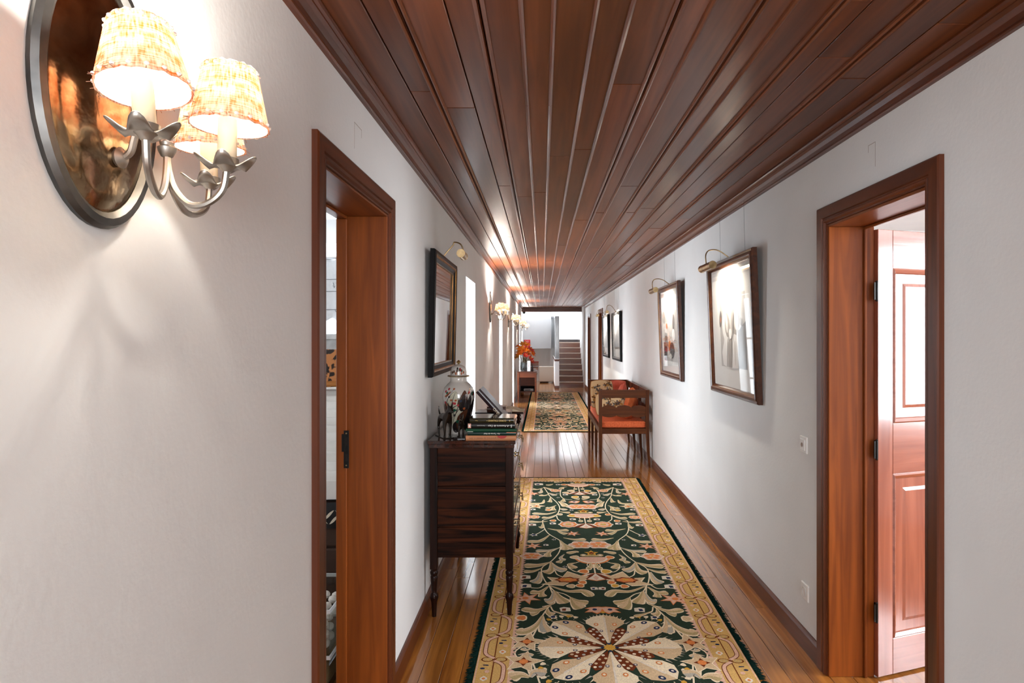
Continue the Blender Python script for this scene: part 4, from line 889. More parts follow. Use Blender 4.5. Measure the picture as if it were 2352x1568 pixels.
# ------------------------------------------------------------------ embroidered rugs
def cloth(n, c, v=.14): return noisy(mat('rug_'+n, rough=.95, spec=.1), tuple(x*(1-v) for x in c), tuple(x*(1+v) for x in c), (1, 1, 1), 130, 2, 0, .25)
RC = [('n', (.022, .038, .023)), ('c', (.80, .66, .46)), ('t', (.62, .44, .26)), ('o', (.44, .33, .16)), ('g', (.42, .38, .31)), ('O', (.66, .21, .06)), ('r', (.15, .030, .008)), ('G', (.58, .35, .115)), ('b', (.02, .03, .075)), ('p', (.66, .40, .29)), ('w', (.72, .62, .50)), ('y', (.62, .33, .05))]
RM = [cloth(k, c) for k, c in RC]; RI = {k: i for i, (k, c) in enumerate(RC)}
HL, HW, FW = 3.74, .655, .488
RUG = [
('S',.007,'c',[(.268,.526),(.299,.492),(.337,.378),(.348,.324),(.376,.185),(.397,.096)]),
('S',.007,'c',[(.442,.011),(.474,-.039),(.468,-.087),(.42,-.168),(.393,-.265)]),
('S',.007,'c',[(.297,.475),(.278,.41),(.223,.378)]),
('L',.075,'t',[(.343,.355),(.374,.242),(.426,.17),(.483,.17)]),
('L',.075,'g',[(.342,.347),(.34,.242),(.316,.157)]),
('L',.055,'t',[(.281,.518),(.342,.442),(.395,.418),(.465,.442)]),
('L',.045,'t',[(.355,.434),(.381,.386),(.414,.37)]),
('L',.03,'t',[(.28,.418),(.23,.378),(.169,.347)]),
('L',.05,'o',[(.313,.442),(.311,.394),(.281,.362)]),
('F','tulip',.055,(.044,.434)),
('F','white',.04,(.214,.434)),
('F','bud',.035,(.46,.324)),
('F','lily',.1,(.42,.056)),
('F','lily',.1,(.43,-.139)),
('L',.03,'g',[(.393,-.008),(.42,-.026),(.444,-.008)]),
('L',.03,'g',[(.459,-.075),(.418,-.063),(.388,-.087)]),
('L',.08,'g',[(.391,-.276),(.372,-.233),(.318,-.239)]),
('L',.08,'t',[(.397,-.276),(.437,-.255),(.489,-.276)]),
('F','blue',.03,(.284,.339)),
('S',.007,'c',[(.362,2.107),(.343,1.932),(.307,1.791),(.233,1.657),(.222,1.614),(.221,1.49),(.239,1.353),(.291,1.198),(.351,1.086),(.355,.972),(.332,.849),(.306,.776),(.272,.691),(.215,.65),(.175,.597)]),
('S',.007,'c',[(.306,.776),(.272,.546),(.302,.495),(.346,.471)]),
('L',.075,'t',[(.295,1.18),(.382,1.12),(.479,1.111)]),
('L',.05,'o',[(.355,1.069),(.414,1.012),(.477,1.004)]),
('L',.07,'g',[(.295,1.18),(.254,1.069),(.192,1.02)]),
('L',.07,'t',[(.294,1.172),(.294,1.036),(.338,.98)]),
('L',.07,'g',[(.369,1.004),(.373,.879),(.408,.812)]),
('L',.06,'o',[(.303,.776),(.192,.691),(.095,.691),(.048,.61)]),
('L',.055,'t',[(.312,.761),(.361,.677),(.424,.677)]),
('L',.05,'o',[(.337,.705),(.351,.65),(.343,.604)]),
('L',.08,'t',[(.272,.691),(.247,.597),(.207,.514)]),
('L',.07,'g',[(.278,.691),(.287,.571),(.331,.539)]),
('L',.07,'t',[(.175,.597),(.141,.546),(.077,.514)]),
('L',.08,'o',[(.175,.597),(.155,.508),(.118,.446)]),
('L',.055,'g',[(.232,1.47),(.307,1.411),(.407,1.401)]),
('L',.055,'t',[(.276,1.431),(.313,1.353),(.319,1.279)]),
('L',.06,'t',[(.223,1.636),(.191,1.531),(.133,1.44)]),
('L',.06,'t',[(.22,1.636),(.192,1.51),(.193,1.421)]),
('L',.055,'o',[(.195,1.701),(.104,1.657),(.019,1.668)]),
('L',.055,'t',[(.304,1.768),(.343,1.679),(.391,1.614),(.476,1.614)]),
('L',.055,'o',[(.317,1.932),(.221,1.884),(.147,1.896)]),
('L',.05,'o',[(.244,1.884),(.207,1.825),(.163,1.791)]),
('L',.055,'t',[(.318,2.133),(.401,2.107),(.481,2.12)]),
('L',.05,'o',[(.359,2.081),(.361,1.98),(.388,1.956)]),
('L',.05,'t',[(.243,2.322),(.307,2.239),(.371,2.239)]),
('L',.05,'o',[(.114,1.172),(.165,1.137),(.125,1.061)]),
('L',.04,'g',[(.197,1.335),(.224,1.261),(.196,1.216)]),
('L',.04,'t',[(.19,1.216),(.221,1.207),(.245,1.163)]),
('L',.045,'t',[(.097,1.372),(.108,1.392),(.179,1.353)]),
('L',.035,'o',[(.02,1.207),(.018,1.137),(.026,1.069)]),
('S',.007,'c',[(.027,1.216),(.096,1.189),(.155,1.137),(.175,1.086),(.135,1.012),(.098,1.004)]),
('S',.007,'c',[(.269,1.036),(.252,.956),(.209,.909)]),
('S',.007,'c',[(.331,.805),(.366,.74),(.418,.74)]),
('S',.007,'c',[(.221,1.49),(.314,1.363),(.39,1.335)]),
('S',.007,'c',[(.344,1.908),(.391,1.813),(.428,1.768)]),
('F','big',.135,(.187,.879)),
('F','star',.09,(.439,.584)),
('F','peony',.085,(.066,1.541)),
('F','rose',.08,(.145,2.043)),
('F','peony',.075,(.43,1.297)),
('F','star',.07,(.424,1.51)),
('F','star',.065,(.117,1.802)),
('F','white',.045,(.462,.909)),
('F','white',.045,(.453,.768)),
('F','white',.03,(.025,.733)),
('F','bud',.035,(.124,1.275)),
('F','blue',.04,(.428,1.768)),
('F','rose',.05,(.437,2.253)),
('F','bud',.03,(.11,.776)),
('F','bud',.03,(.168,.768)),
('F','bud',.03,(.092,.827)),
('F','bud',.04,(.074,1.012)),
('F','white',.025,(.33,1.531)),
('F','bud',.03,(.272,2.146)),
('F','white',.035,(.275,2.068)),
('F','white',.04,(.445,2.03)),
('F','blue',.02,(.269,1.657)),
('F','blue',.02,(.198,1.094)),
('S',.007,'c',[(.363,2.108),(.354,2.167),(.288,2.229),(.242,2.312),(.217,2.443),(.211,2.58),(.239,2.748),(.3,2.954),(.321,3.09),(.362,3.32)]),
('L',.055,'t',[(.24,2.421),(.326,2.344),(.46,2.366)]),
('L',.05,'o',[(.215,2.421),(.169,2.399),(.118,2.388)]),
('L',.05,'g',[(.209,2.488),(.192,2.51),(.15,2.465)]),
('L',.065,'t',[(.217,2.761),(.18,2.675),(.146,2.58)]),
('L',.05,'o',[(.241,2.627),(.298,2.545),(.337,2.545)]),
('L',.05,'t',[(.259,2.603),(.269,2.51),(.269,2.454)]),
('L',.055,'o',[(.355,2.824),(.374,2.699),(.496,2.675)]),
('L',.05,'t',[(.295,2.901),(.295,2.773),(.308,2.736)]),
('L',.05,'t',[(.308,3.034),(.351,2.98),(.405,2.994)]),
('L',.05,'g',[(.321,3.09),(.28,3.034),(.24,2.98)]),
('L',.055,'g',[(.389,3.261),(.387,3.117),(.416,3.09)]),
('L',.05,'t',[(.362,3.32),(.316,3.261),(.267,3.203)]),
('L',.045,'t',[(.363,3.29),(.427,3.217),(.488,3.246)]),
('L',.05,'o',[(.166,2.875),(.17,2.798),(.176,2.748)]),
('L',.045,'t',[(.089,2.901),(.046,2.862),(.008,2.849)]),
('L',.05,'o',[(.118,3.335),(.167,3.305),(.183,3.232)]),
('L',.045,'o',[(.168,3.52),(.214,3.536),(.256,3.536)]),
('L',.05,'t',[(.268,3.457),(.287,3.426),(.337,3.395)]),
('S',.007,'c',[(.183,3.232),(.195,3.062),(.188,2.94),(.154,2.849),(.084,2.824)]),
('S',.007,'c',[(.24,2.291),(.23,2.188),(.193,2.118)]),
('S',.007,'c',[(.123,2.615),(.155,2.699),(.193,2.748)]),
('F','peony',.085,(.055,2.58)),
('F','tulip',.055,(.069,2.748)),
('F','bud',.035,(.14,3.09)),
('F','white',.035,(.145,3.013)),
('F','star',.07,(.464,3.048)),
('F','lily',.08,(.423,2.592)),
('F','rose',.055,(.24,3.174)),
('F','blue',.04,(.466,2.798)),
('F','bud',.04,(.108,2.291)),
('F','white',.035,(.103,2.188)),
('F','bud',.035,(.15,3.426)),
('F','bud',.04,(.05,2.927)),
('F','white',.06,(.416,3.442)),
('F','blue',.025,(.105,2.465)),
('F','bud',.03,(.312,2.47)),
('F','bud',.04,(.082,3.165)),
('F','blue',.02,(.219,2.901)),
('F','bud',.03,(.213,2.334)),
('F','white',.03,(.213,3.426)),
('F','blue',.02,(.225,3.048)),
('F','white',.03,(.451,2.488)),('M',0,0,[(-.009,1.261),(-.01,.925)]),('M',0,0,[(-.007,2.334),(-.007,2.011)]),('M',0,0,[(-.001,3.435),(.002,3.076)])]
PT = .0085
rb = MB(); CNT = [0]
def lay_(n): return PT+.00035*n+(CNT[0] % 50)*6e-6
def put(pts, c, k, tf):
    CNT[0] += 1
    rb.mi = RI[c]; rb.poly([(*tf(u, v), lay_(k)) for u, v in pts])
def rib(P, w_, c, k, tf, prof, n=6, half=None):
    CNT[0] += 1; Q, Lf, Rt = ribbon(P, w_, prof, n); rb.mi = RI[c]
    A, B = (Q, Rt) if half else (Lf, Rt)
    rb.strip([(*tf(p.x, p.y), lay_(k)) for p in A], [(*tf(p.x, p.y), lay_(k)) for p in B])
club = lambda t: (.16+.84*min(1, t*1.25)**1.3)*(1 if t < .8 else max(.0, 1-((t-.8)/.2)**2)**.5)
flat = lambda t: 1
def disc(u, v, ru, rv, c, k, tf, n=12, wob=0, m=5, ph=0): put([(u+ru*(1+wob*math.cos(m*a+ph))*math.cos(a), v+rv*(1+wob*math.cos(m*a+ph))*math.sin(a)) for a in [2*PI*i/n for i in range(n)]], c, k, tf)
def star(u, v, r, m, inner, c, k, tf, ph=0, sq=1): put([(u+(r if i % 2 == 0 else r*inner)*math.cos(PI*i/m+ph), v+(r if i % 2 == 0 else r*inner)*math.sin(PI*i/m+ph)*sq) for i in range(2*m)], c, k, tf)
def flower(kind, r, u, v, tf):
    if kind == 'star': star(u, v, r, 6, .42, 'O', 2, tf, .3); star(u, v, r*.84, 6, .42, 'p', 3, tf, .3); disc(u+r*.1, v, r*.22, r*.22, 'O', 4, tf)
    elif kind == 'lily':
        star(u, v, r*1.05, 5, .48, 'c', 2, tf, .5); star(u, v, r*.93, 5, .48, 't', 3, tf, .5); star(u, v, r*.42, 4, .5, 'r', 4, tf); disc(u, v, r*.22, r*.22, 'O', 5, tf)
    elif kind == 'big':
        P = [(-1.1, .3), (-.62, .35), (-.02, .78), (.28, .1), (.95, .2), (.72, -.2), (1.22, -.5), (.2, -.62), (-.15, -.25), (-.85, -.1)]
        put([(u+x*r*1.04, v+y*r*1.3) for x, y in P], 'c', 2, tf); put([(u+x*r*.95, v+y*r*1.17) for x, y in P], 't', 3, tf)
        disc(u+r*.0, v-r*.1, r*.58, r*.34, 'r', 4, tf, 14, .12, 7); disc(u+r*.0, v-r*.1, r*.46, r*.24, 'O', 5, tf, 14, .12, 7); disc(u, v-r*.05, r*.16, r*.1, 'y', 6, tf)
    elif kind == 'rose':
        disc(u, v, r*1.02, r*1.02, 'w', 2, tf, 32, .08, 8); disc(u, v, r*.88, r*.88, 'O', 3, tf, 32, .08, 8); disc(u, v, r*.62, r*.62, 'p', 4, tf, 24, .1, 8); disc(u, v, r*.33, r*.33, 'y', 5, tf); disc(u, v, r*.18, r*.18, 'o', 6, tf)
    elif kind == 'peony':
        disc(u, v, r*1.05, r*.95, 'w', 2, tf, 30, .10, 6); disc(u, v, r*.94, r*.84, 'p', 3, tf, 30, .10, 6)
        for i in range(5): a = 2*PI*i/5+.3; disc(u+r*.5*math.cos(a), v+r*.45*math.sin(a), r*.27, r*.22, 'O', 4, tf)
        disc(u, v, r*.16, r*.16, 'y', 5, tf)
    elif kind == 'tulip':
        P = [(-1, .5), (-.4, .62), (.4, .5), (1, .2), (.5, .05), (1.05, -.6), (.3, -.5), (-.2, -.9), (-.7, -.5)]
        put([(u+x*r*1.05, v+y*r*1.15) for x, y in P], 'O', 2, tf); put([(u+x*r*.85, v+y*r*.93) for x, y in P], 'p', 3, tf); disc(u, v, r*.25, r*.25, 'b', 4, tf)
    elif kind == 'white':
        r *= .8
        put([(u-r, v-r*.7), (u+r*.8, v-r*.9), (u+r, v+r*.6), (u+r*.2, v+r), (u-r*.9, v+r*.7)], 'w', 2, tf); put([(u-r*.1, v-r*.6), (u+r*.6, v-r*.5), (u+r*.5, v+r*.3), (u-r*.2, v+r*.4)], random.choice(('b', 'r', 'b')), 3, tf)
    elif kind == 'blue': star(u, v, r, 5, .5, 'w', 2, tf); disc(u, v, r*.45, r*.45, 'b', 3, tf)
    elif kind == 'bud': disc(u, v, r, r*1.05, 'c', 2, tf, 10, .1, 3); disc(u, v, r*.75, r*.8, random.choice(('O', 'y', 't', 'O')), 3, tf, 10, .1, 3)
def motif(e, tf):
    if e[0] == 'L':
        _, w_, c, P = e; w_ *= 1.15
        rib(P, w_, 'c', 1, tf, club); rib(P, w_*.74, c, 2, tf, club); rib(P, w_*.66, {'t': 'o', 'g': 't', 'o': 't'}[c], 3, tf, club, half=1)
    elif e[0] == 'S': rib(e[3], .0085, 'c', 0, tf, flat, 5)
    elif e[0] == 'F': flower(e[1], e[2], *e[3], tf)
    elif e[0] == 'M':
        (u0, v0), (u1, v1) = e[3]
        # crescent basket, stem, dangling buds, lotus
        arc = lambda rr, c, k, t0: put([(.118*rr*math.cos(PI+PI*i/16)*1.05, v0+.02+t0+.13*rr*math.sin(PI+PI*i/16)) for i in range(17)], c, k, tf)
        arc(1.05, 'O', 1, 0); arc(.93, 'w', 2, 0); arc(.80, 'p', 3, 0); put([(.072*math.cos(PI*i/8), v0+.03+.028*math.sin(PI*i/8)) for i in range(9)], 'o', 4, tf)
        star(0, v0+.10, .055, 5, .5, 'y', 3, tf, PI/2); star(0, v0+.10, .030, 5, .5, 'r', 4, tf, PI/2)
        for s_ in (-1, 1):
            disc(s_*.06, v0+.055, .024, .024, 'o', 4, tf); disc(s_*.06, v0+.055, .012, .012, 'w', 5, tf)
            rib([(s_*.03, v0-.08), (s_*.045, v0-.13), (s_*.035, v0-.18)], .006, 'c', 1, tf, flat); disc(s_*.037, v0-.195, .021, .03, 'c', 2, tf); disc(s_*.037, v0-.195, .014, .022, 'o', 3, tf)
        rib([(0, v0-.09), (0, (v0+v1)/2), (0, v1+.05)], .010, 'c', 1, tf, flat)
        for c, k, q in (('O', 1, 1.0), ('w', 2, .88)):
            put([(-.135*q, v1-.03), (-.07*q, v1+.045*q), (0, v1+.06*q), (.07*q, v1+.045*q), (.135*q, v1-.03), (.06*q, v1-.05*q), (0, v1-.075*q), (-.06*q, v1-.05*q)], c, k, tf)
        for s_ in (-1, 1): put([(0, v1+.055), (s_*.035, v1+.035), (s_*.105, v1-.045), (s_*.06, v1-.048), (s_*.02, v1+.01)], 'r', 3, tf)
        put([(-.02, v1-.02), (0, v1+.012), (.02, v1-.02), (0, v1-.065)], 'p', 4, tf)
def vmin(e):
    P = e[3] if e[0] in 'LSM' else [e[3]]
    return min(p[1] for p in P), max(p[1] for p in P)
for e in RUG:
    lo, hi = vmin(e)
    for su in (1, -1):
        if e[0] == 'M' and su < 0: continue
        for sv in (1, -1):
            if sv < 0 and (lo < .17 and hi < .40 or hi < .40): continue
            motif(e, lambda u, v, su=su, sv=sv: (su*u, sv*v))
ID = lambda u, v: (u, v)
# central medallion: eight pleated petals
for i in range(8):
    a = PI/4*i+.0; diag = i % 2 == 1
    ca, sa = math.cos(a), math.sin(a); rot = lambda x, y, ca=ca, sa=sa: (x*ca-y*sa, x*sa+y*ca)
    R0, Wd = (.40, .118) if diag else (.365, .125)
    # brown spotted wedge between petals
    a2 = a+PI/8; c2, s2 = math.cos(a2), math.sin(a2); rot2 = lambda x, y, ca=c2, sa=s2: (x*ca-y*sa, x*sa+y*ca)
    put([(.03, 0), (.12, -.030), (.205, -.034), (.232, 0), (.205, .034), (.12, .030)], 'r', 1, rot2)
    for x, y in ((.085, -.008), (.108, .013), (.13, -.013), (.152, .014), (.172, -.016), (.192, .012), (.205, -.010)): disc(x, y, .0095, .0085, random.choice('ctwg'), 4, rot2, 8)
    if diag: out = [(.02, 0), (.12, .023), (.20, .048), (.255, .086), (.32, .092), (.37, .056), (R0, 0)]
    else: out = [(.02, 0), (.12, .023), (.20, .050), (.262, .105), (.30, .104), (.345, .062), (R0, 0)]
    for s_, c in ((1, 'c'), (-1, 't')): put([(x, s_*y) for x, y in out], c, 2, rot)
    rb.mi = RI['w']
    put([(.05, -.002), (.33, -.006), (.34, 0), (.33, .006), (.05, .002)], 'w', 3, rot)
    if not diag:
        for k in range(17):
            t = -1+2*k/16; x = .345-.10*t*t; y = Wd*1.02*t; dx, dy = x-.2, y; q = (dx*dx+dy*dy)**.5
            put([(x-.010, y-.005), (x+dx/q*.036+.004, y+dy/q*.036), (x-.004, y+.008)], 'g' if k % 2 else 'c', 1, rot)
        for s_ in (-1, 1): disc(.175, s_*.028, .012, .010, 'b', 4, rot); disc(.175, s_*.028, .007, .006, 'w', 5, rot); disc(.25, s_*.05, .017, .013, 'O', 4, rot); disc(.25, s_*.05, .009, .007, 'c', 5, rot)
        disc(R0+.035, 0, .012, .012, 'y', 2, rot)
    else:
        for k in range(-4, 5):
            an = k*.30; x, y = .30+.135*math.cos(an), .135*math.sin(an); disc(x, y, .015, .013, 'y' if k % 3 == 0 else 'c', 2, rot, 9, .15, 3); put([(x-.03*math.cos(an), y-.03*math.sin(an)-.002), (x, y), (x-.03*math.cos(an), y-.03*math.sin(an)+.003)], 'c', 1, rot)
        for s_ in (-1, 1): disc(.345, s_*.042, .020, .015, 'b', 4, rot); disc(.345, s_*.042, .008, .006, 'w', 5, rot); disc(.26, s_*.055, .018, .014, 'O', 4, rot); disc(.26, s_*.055, .010, .008, 'c', 5, rot); disc(.19, s_*.038, .011, .009, 'b', 4, rot); disc(.19, s_*.038, .006, .005, 'w', 5, rot)
disc(0, 0, .032, .032, 'y', 5, ID, 16, .2, 4); 
for i in range(4): a = PI/2*i; disc(.036*math.cos(a), .036*math.sin(a), .010, .010, 'b', 6, ID, 8)
# gold border with sawtooth, centre line, bows, ribbons and small flowers
def border(L0, L1, tf):
    """tf(s, q): s along, q across 0 (sawtooth) .. .167 (outer edge)"""
    put([(L0, .0), (L1, .0), (L1, .167), (L0, .167)], 'G', 0, tf)
    put([(L0, .0), (L1, .0), (L1, .010), (L0, .010)], 'p', 1, tf); put([(L0, .158), (L1, .158), (L1, .164), (L0, .164)], 'p', 1, tf)
    n = int((L1-L0)/.034); st = (L1-L0)/n
    for i in range(n): s0 = L0+st*i; put([(s0, .001), (s0+st*.5, -.020), (s0+st, .001)], 'p', 1, tf)
    put([(L0, .082), (L1, .082), (L1, .087), (L0, .087)], 'r', 2, tf)
    m = max(1, round((L1-L0)/.245)); st = (L1-L0)/m
    for i in range(m):
        s0 = L0+st*i
        for sg in (-1, 1):
            for hl in (-1, 1): pass
            cx, cy = s0, .0845+sg*.033
            for rr, c, k in ((1, 'r', 2), (.78, 'G', 3), (.55, 'o', 4), (.36, 'G', 5)): disc(cx, cy, .021*rr, .031*rr, c, k, tf, 14)
        side = 1 if i % 2 else -1
        P = [(s0+.01, .0845), (s0+.05, .0845+side*.045), (s0+st*.5, .0845+side*.052), (s0+st-.05, .0845+side*.045), (s0+st-.01, .0845)]
        rib(P, .024, 'r', 2, tf, flat, 4); rib(P, .017, 'p', 3, tf, flat, 4)
        f = .0845-side*.035
        disc(s0+st*.30, f, .020, .017, 'w', 3, tf, 10, .15, 4); disc(s0+st*.30, f, .009, .008, 'O', 4, tf, 7)
        disc(s0+st*.55, f-.01, .013, .012, 'p', 3, tf, 9); disc(s0+st*.66, f+.014, .008, .012, 'b', 3, tf, 7)
        put([(s0+st*.76, f-.014), (s0+st*.80, f-.01), (s0+st*.80, f+.016), (s0+st*.77, f+.012)], 'b', 3, tf)
VE = HL-.167
border(-HL, HL, lambda s, q: (FW+q, s)); border(-HL, HL, lambda s, q: (-FW-q, s))
border(-FW-.085, FW+.085, lambda s, q: (s, VE+q) if abs(s) <= 9 else None); border(-FW-.085, FW+.085, lambda s, q: (s, -VE-q))
pat_me = None
rug = thing('rug', 'long green embroidered rug with a cream petal medallion, nearest on the floor', 'rug', (.3417, 3.12, 0), (0, 0, -.0115), 'long green embroidered rugs')
MB().box((-HW, -HL, .0005), (HW, HL, .0083), .002).build('field', RM[0], rug)
rb.build('embroidery', RM, rug, fix=False)['kind'] = 'stuff'
FRG = cloth('fringe', (.006, .024, .018), .4)
fb = MB(); rr = random.Random(4)
def tuft(u, v, du, dv):
    l = rr.uniform(.025, .05); j = rr.uniform(-.5, .5); ex, ey = (du-dv*j)*l, (dv+du*j)*l; wx, wy = -dv*.004, du*.004; z = rr.uniform(.002, .010)
    fb.poly([(u-wx, v-wy, .006), (u+wx, v+wy, .006), (u+ex, v+ey, z)]); fb.poly([(u, v, .002), (u+ex*.4, v+ey*.4, .013), (u+ex, v+ey, z*.6)])
for k in range(2600): v = -HL+2*HL*rr.random(); tuft(HW-.003, v, 1, 0); tuft(-HW+.003, 2*HL*rr.random()-HL, -1, 0)
for k in range(900): u = -HW+2*HW*rr.random(); tuft(u, HL-.003, 0, 1); tuft(-HW+2*HW*rr.random(), -HL+.003, 0, -1)
fr_ = fb.build('fringe', FRG, rug, fix=False); fr_['kind'] = 'stuff'
r2 = copy_tree(rug); r2.location = (.345, 13.82, 0); r2.rotation_euler = (0, 0, -.004); r2.scale = (.97, .96, 1); r2['label'] = 'second long green embroidered rug, farther, between settee and stairs'
# ------------------------------------------------------------------ console table and what stands on it
tb = thing('console_table', 'slim reddish wooden console table with tapered legs under the orange flowers', 'table', (-.36, 14.66, 0))
for y in (.02, .98):
    for x in (-.205, .205):
        f = lambda r, zz, x=x, y=y: [(x-r, y-r, zz), (x+r, y-r, zz), (x+r, y+r, zz), (x-r, y+r, zz)]
        MB().rings([f(.013, .0095 if x > 0 else 0), f(.021, .6), f(.021, .715)]).build('leg', TABLE, tb)
for y0 in (.008, .972): MB().box((-.184, y0, .60), (.184, y0+.02, .722), .002).build('apron', TABLE, tb)
for x0 in (-.218, .198): MB().box((x0, .041, .60), (x0+.02, .959, .722), .002).build('apron', TABLE, tb)
MB().box((-.235, -.01, .722), (.235, 1.01, .746), .004, 2).build('tabletop', wood('table_top', (.03, .009, .005), (.07, .02, .009), .15, 'X', .5), tb)
for y in (.3, .7): MB().lathe([(.001, 0), (.012, .004), (.007, .012), (.012, .02), (.001, .027)], 12, M=Matrix.Translation((.218, y, .66)) @ Matrix.Rotation(PI/2, 4, 'Y')).build('knob', ABRASS, tb, True)
TZ = .746
va = thing('vase', 'round glass vase with twisted stems holding orange lilies on the console table', 'vase', (-.44, 14.98, TZ))
VG = mat('vase_glass', (.75, .80, .78), .03, trans=.9)
b = MB().lathe([(.001, .004), (.06, .004), (.082, .03), (.09, .09), (.085, .15), (.078, .20), (.076, .20), (.083, .15), (.087, .09), (.079, .034), (.058, .010), (.001, .010)], 28, cap=False).build('bowl', VG, va, True)
STEM = noisy(mat('stem_green', rough=.6), (.035, .06, .015), (.10, .09, .03), (20, 20, 20)); TWIG = noisy(mat('dry_twig', rough=.7), (.06, .028, .012), (.22, .11, .05), (20, 20, 20))
rn = random.Random(9)
bq = thing('lily_bouquet', 'bunch of orange and red lilies with stems, standing in the glass vase', 'flowers', (-.44, 14.98, TZ))
PET = {'o': noisy(mat('lily_orange', rough=.5), (.72, .10, .008), (.88, .30, .02), (6, 6, 6)), 'r': noisy(mat('lily_red', rough=.5), (.45, .015, .02), (.70, .05, .03), (6, 6, 6)), 'a': noisy(mat('lily_amber', rough=.5), (.60, .20, .02), (.80, .42, .06), (6, 6, 6))}
def bloom(c, d, m, R):
    d = Vector(d).normalized(); sd = d.orthogonal().normalized(); u2 = d.cross(sd); b = MB()
    for k in range(6):
        a = PI/3*k+rn.uniform(-.15, .15); o = (sd*math.cos(a)+u2*math.sin(a)); tn = d.cross(o)
        Lf, Rt = [], []
        for i in range(6):
            t = i/5; p = Vector(c)+d*(R*.75*t*(1-.35*t))+o*(R*t**1.5); hw = R*.30*math.sin(PI*min(.97, .12+t*.88)); Lf.append(p+tn*hw); Rt.append(p-tn*hw)
        Mid = [(a_+b_)/2-d*.006 for a_, b_ in zip(Lf, Rt)]
        b.strip(Lf, Mid); b.strip(Mid, Rt)
    o_ = b.build('bloom', m, bq, True, fix=False)
    b = MB()
    for k in range(5): q = Vector(c)+d*R*.7+sd*rn.uniform(-.02, .02)+u2*rn.uniform(-.02, .02); b.tube([Vector(c), q], .0018, 4); b.ball(q, .005, 5)
    b.build('stamens', PET['a'], o_)
spots = [(-.02, 0, .62, 'a', .10), (.05, -.03, .60, 'o', .11), (-.06, -.05, .52, 'o', .11), (.0, -.07, .47, 'o', .12), (.09, -.05, .46, 'o', .10), (-.10, .0, .44, 'a', .09), (-.13, -.04, .33, 'a', .10), (.15, -.02, .50, 'r', .09), (.19, -.02, .40, 'o', .09), (.15, -.06, .28, 'r', .09), (.17, -.03, .21, 'r', .08), (.08, .04, .38, 'o', .10), (-.04, .06, .40, 'o', .10), (-.15, .02, .58, 'o', .06), (.22, .0, .44, 'r', .06), (.04, -.09, .36, 'r', .08), (-.08, -.08, .40, 'o', .09)]
for x, y, z_, c, R in spots:
    P = [(x*.12, y*.12, .02), (x*.2+rn.uniform(-.03, .03), y*.3, .16), (x*.7, y*.7, z_*.75), (x, y, z_)]
    MB().tube(P, .0035, 5, 5).build('stem', rn.choice((STEM, TWIG)), bq)
    bloom((x, y, z_), (x*3, y*2-.25, .35+rn.random()*.3), PET[c], R*1.15)
lf = MB()
for k in range(16):
    a = rn.uniform(0, 2*PI); z0 = rn.uniform(.18, .4); d = Vector((math.cos(a), math.sin(a), rn.uniform(-.1, .6))); p0 = Vector((.05*math.cos(a), .05*math.sin(a), z0)); sd = d.cross(Vector((0, 0, 1))).normalized()
    L_ = []; R2 = []
    for i in range(6): t = i/5; p = p0+d*.17*t-Vector((0, 0, .05*t*t)); hw = .016*math.sin(PI*min(.98, .1+.9*t)); L_.append(p+sd*hw); R2.append(p-sd*hw)
    lf.strip(L_, R2)
lf.build('leaves', STEM, bq, fix=False)
tw = MB()
for k in range(9): a = rn.uniform(0, 2*PI); tw.tube([(.06*math.cos(a+t*1.4), .06*math.sin(a+t*1.4), .015+.24*t) for t in (0, .25, .5, .75, 1)], .004, 5, 4)
tw.build('twigs', TWIG, bq)
MB().tube([(-.10, -.02, .25), (-.19, -.03, .36), (-.23, -.02, .30), (-.245, -.01, .12), (-.24, -.02, -.02)], .003, 5, 6).build('trailing_twig', TWIG, bq)
cd = thing('candle_box', 'white upright card box with red lettering beside the vase', 'box', (-.315, 14.80, TZ))
MB().box((-.038, -.02, 0), (.038, .02, .245), .003).build('carton', mat('white_card', (.78, .77, .75), .6), cd)
b = MB()
for x, z_ in ((-.008, .13), (.004, .15), (-.002, .17), (.006, .19), (0, .115)): b.box((x-.006, -.0215, z_-.007), (x+.008, -.0198, z_+.006))
b.build('red_print', mat('red_ink', (.6, .08, .05), .6), cd)
ow = wood('orange_box_wood', (.20, .05, .012), (.34, .10, .025), .3, 'X')
for x0, z0, h_, lb, m in ((-.20, 0, .075, 'lower reddish wooden box at the back of the console table', ow), (-.185, .106, .105, 'upper orange-brown box with a red lid on the console table', ow)):
    q = thing('wooden_box', lb, 'box', (x0, 15.36, TZ+z0), group='boxes on the console table')
    MB().box((-.10, -.08, 0), (.10, .08, h_*.78), .003).build('body', m, q); MB().box((-.104, -.084, h_*.78), (.104, .084, h_), .004).build('lid', m if z0 == 0 else mat('red_lid', (.30, .03, .02), .4), q)
book('white closed book between the two wooden boxes', (-.20, 15.29, TZ+.0755), (.19, .15, .029), mat('white_cover', (.75, .74, .72), .5), None)
MB().build
kn = thing('black_figurine', 'small black pointed ornament beside the boxes on the console table', 'ornament', (-.235, 15.02, TZ))
MB().lathe([(.001, 0), (.025, .002), (.022, .012), (.010, .03), (.013, .07), (.008, .12), (.003, .16), (.0005, .17)], 12).build('body', IRON, kn, True)
cb = thing('low_cabinet', 'low reddish wooden cabinet with an open shelf beyond the console table', 'cabinet', (-.41, 17.55, 0))
for x0 in (-.235, .215): MB().box((x0, 0, 0), (x0+.02, .7, .62), .002).build('side_panel', TABLE, cb)
MB().box((-.215, .0, .60), (.215, .7, .62)).build('cabinet_top', TABLE, cb); MB().box((-.215, .01, .17), (.215, .69, .19)).build('shelf', TABLE, cb); MB().box((-.215, .01, .0), (.215, .69, .02)).build('bottom', TABLE, cb)
MB().box((-.215, .0, .19), (.215, .018, .60), .002).build('door', TABLE, cb); MB().box((-.215, .68, .02), (.215, .698, .19)).build('back_panel', DARK, cb)
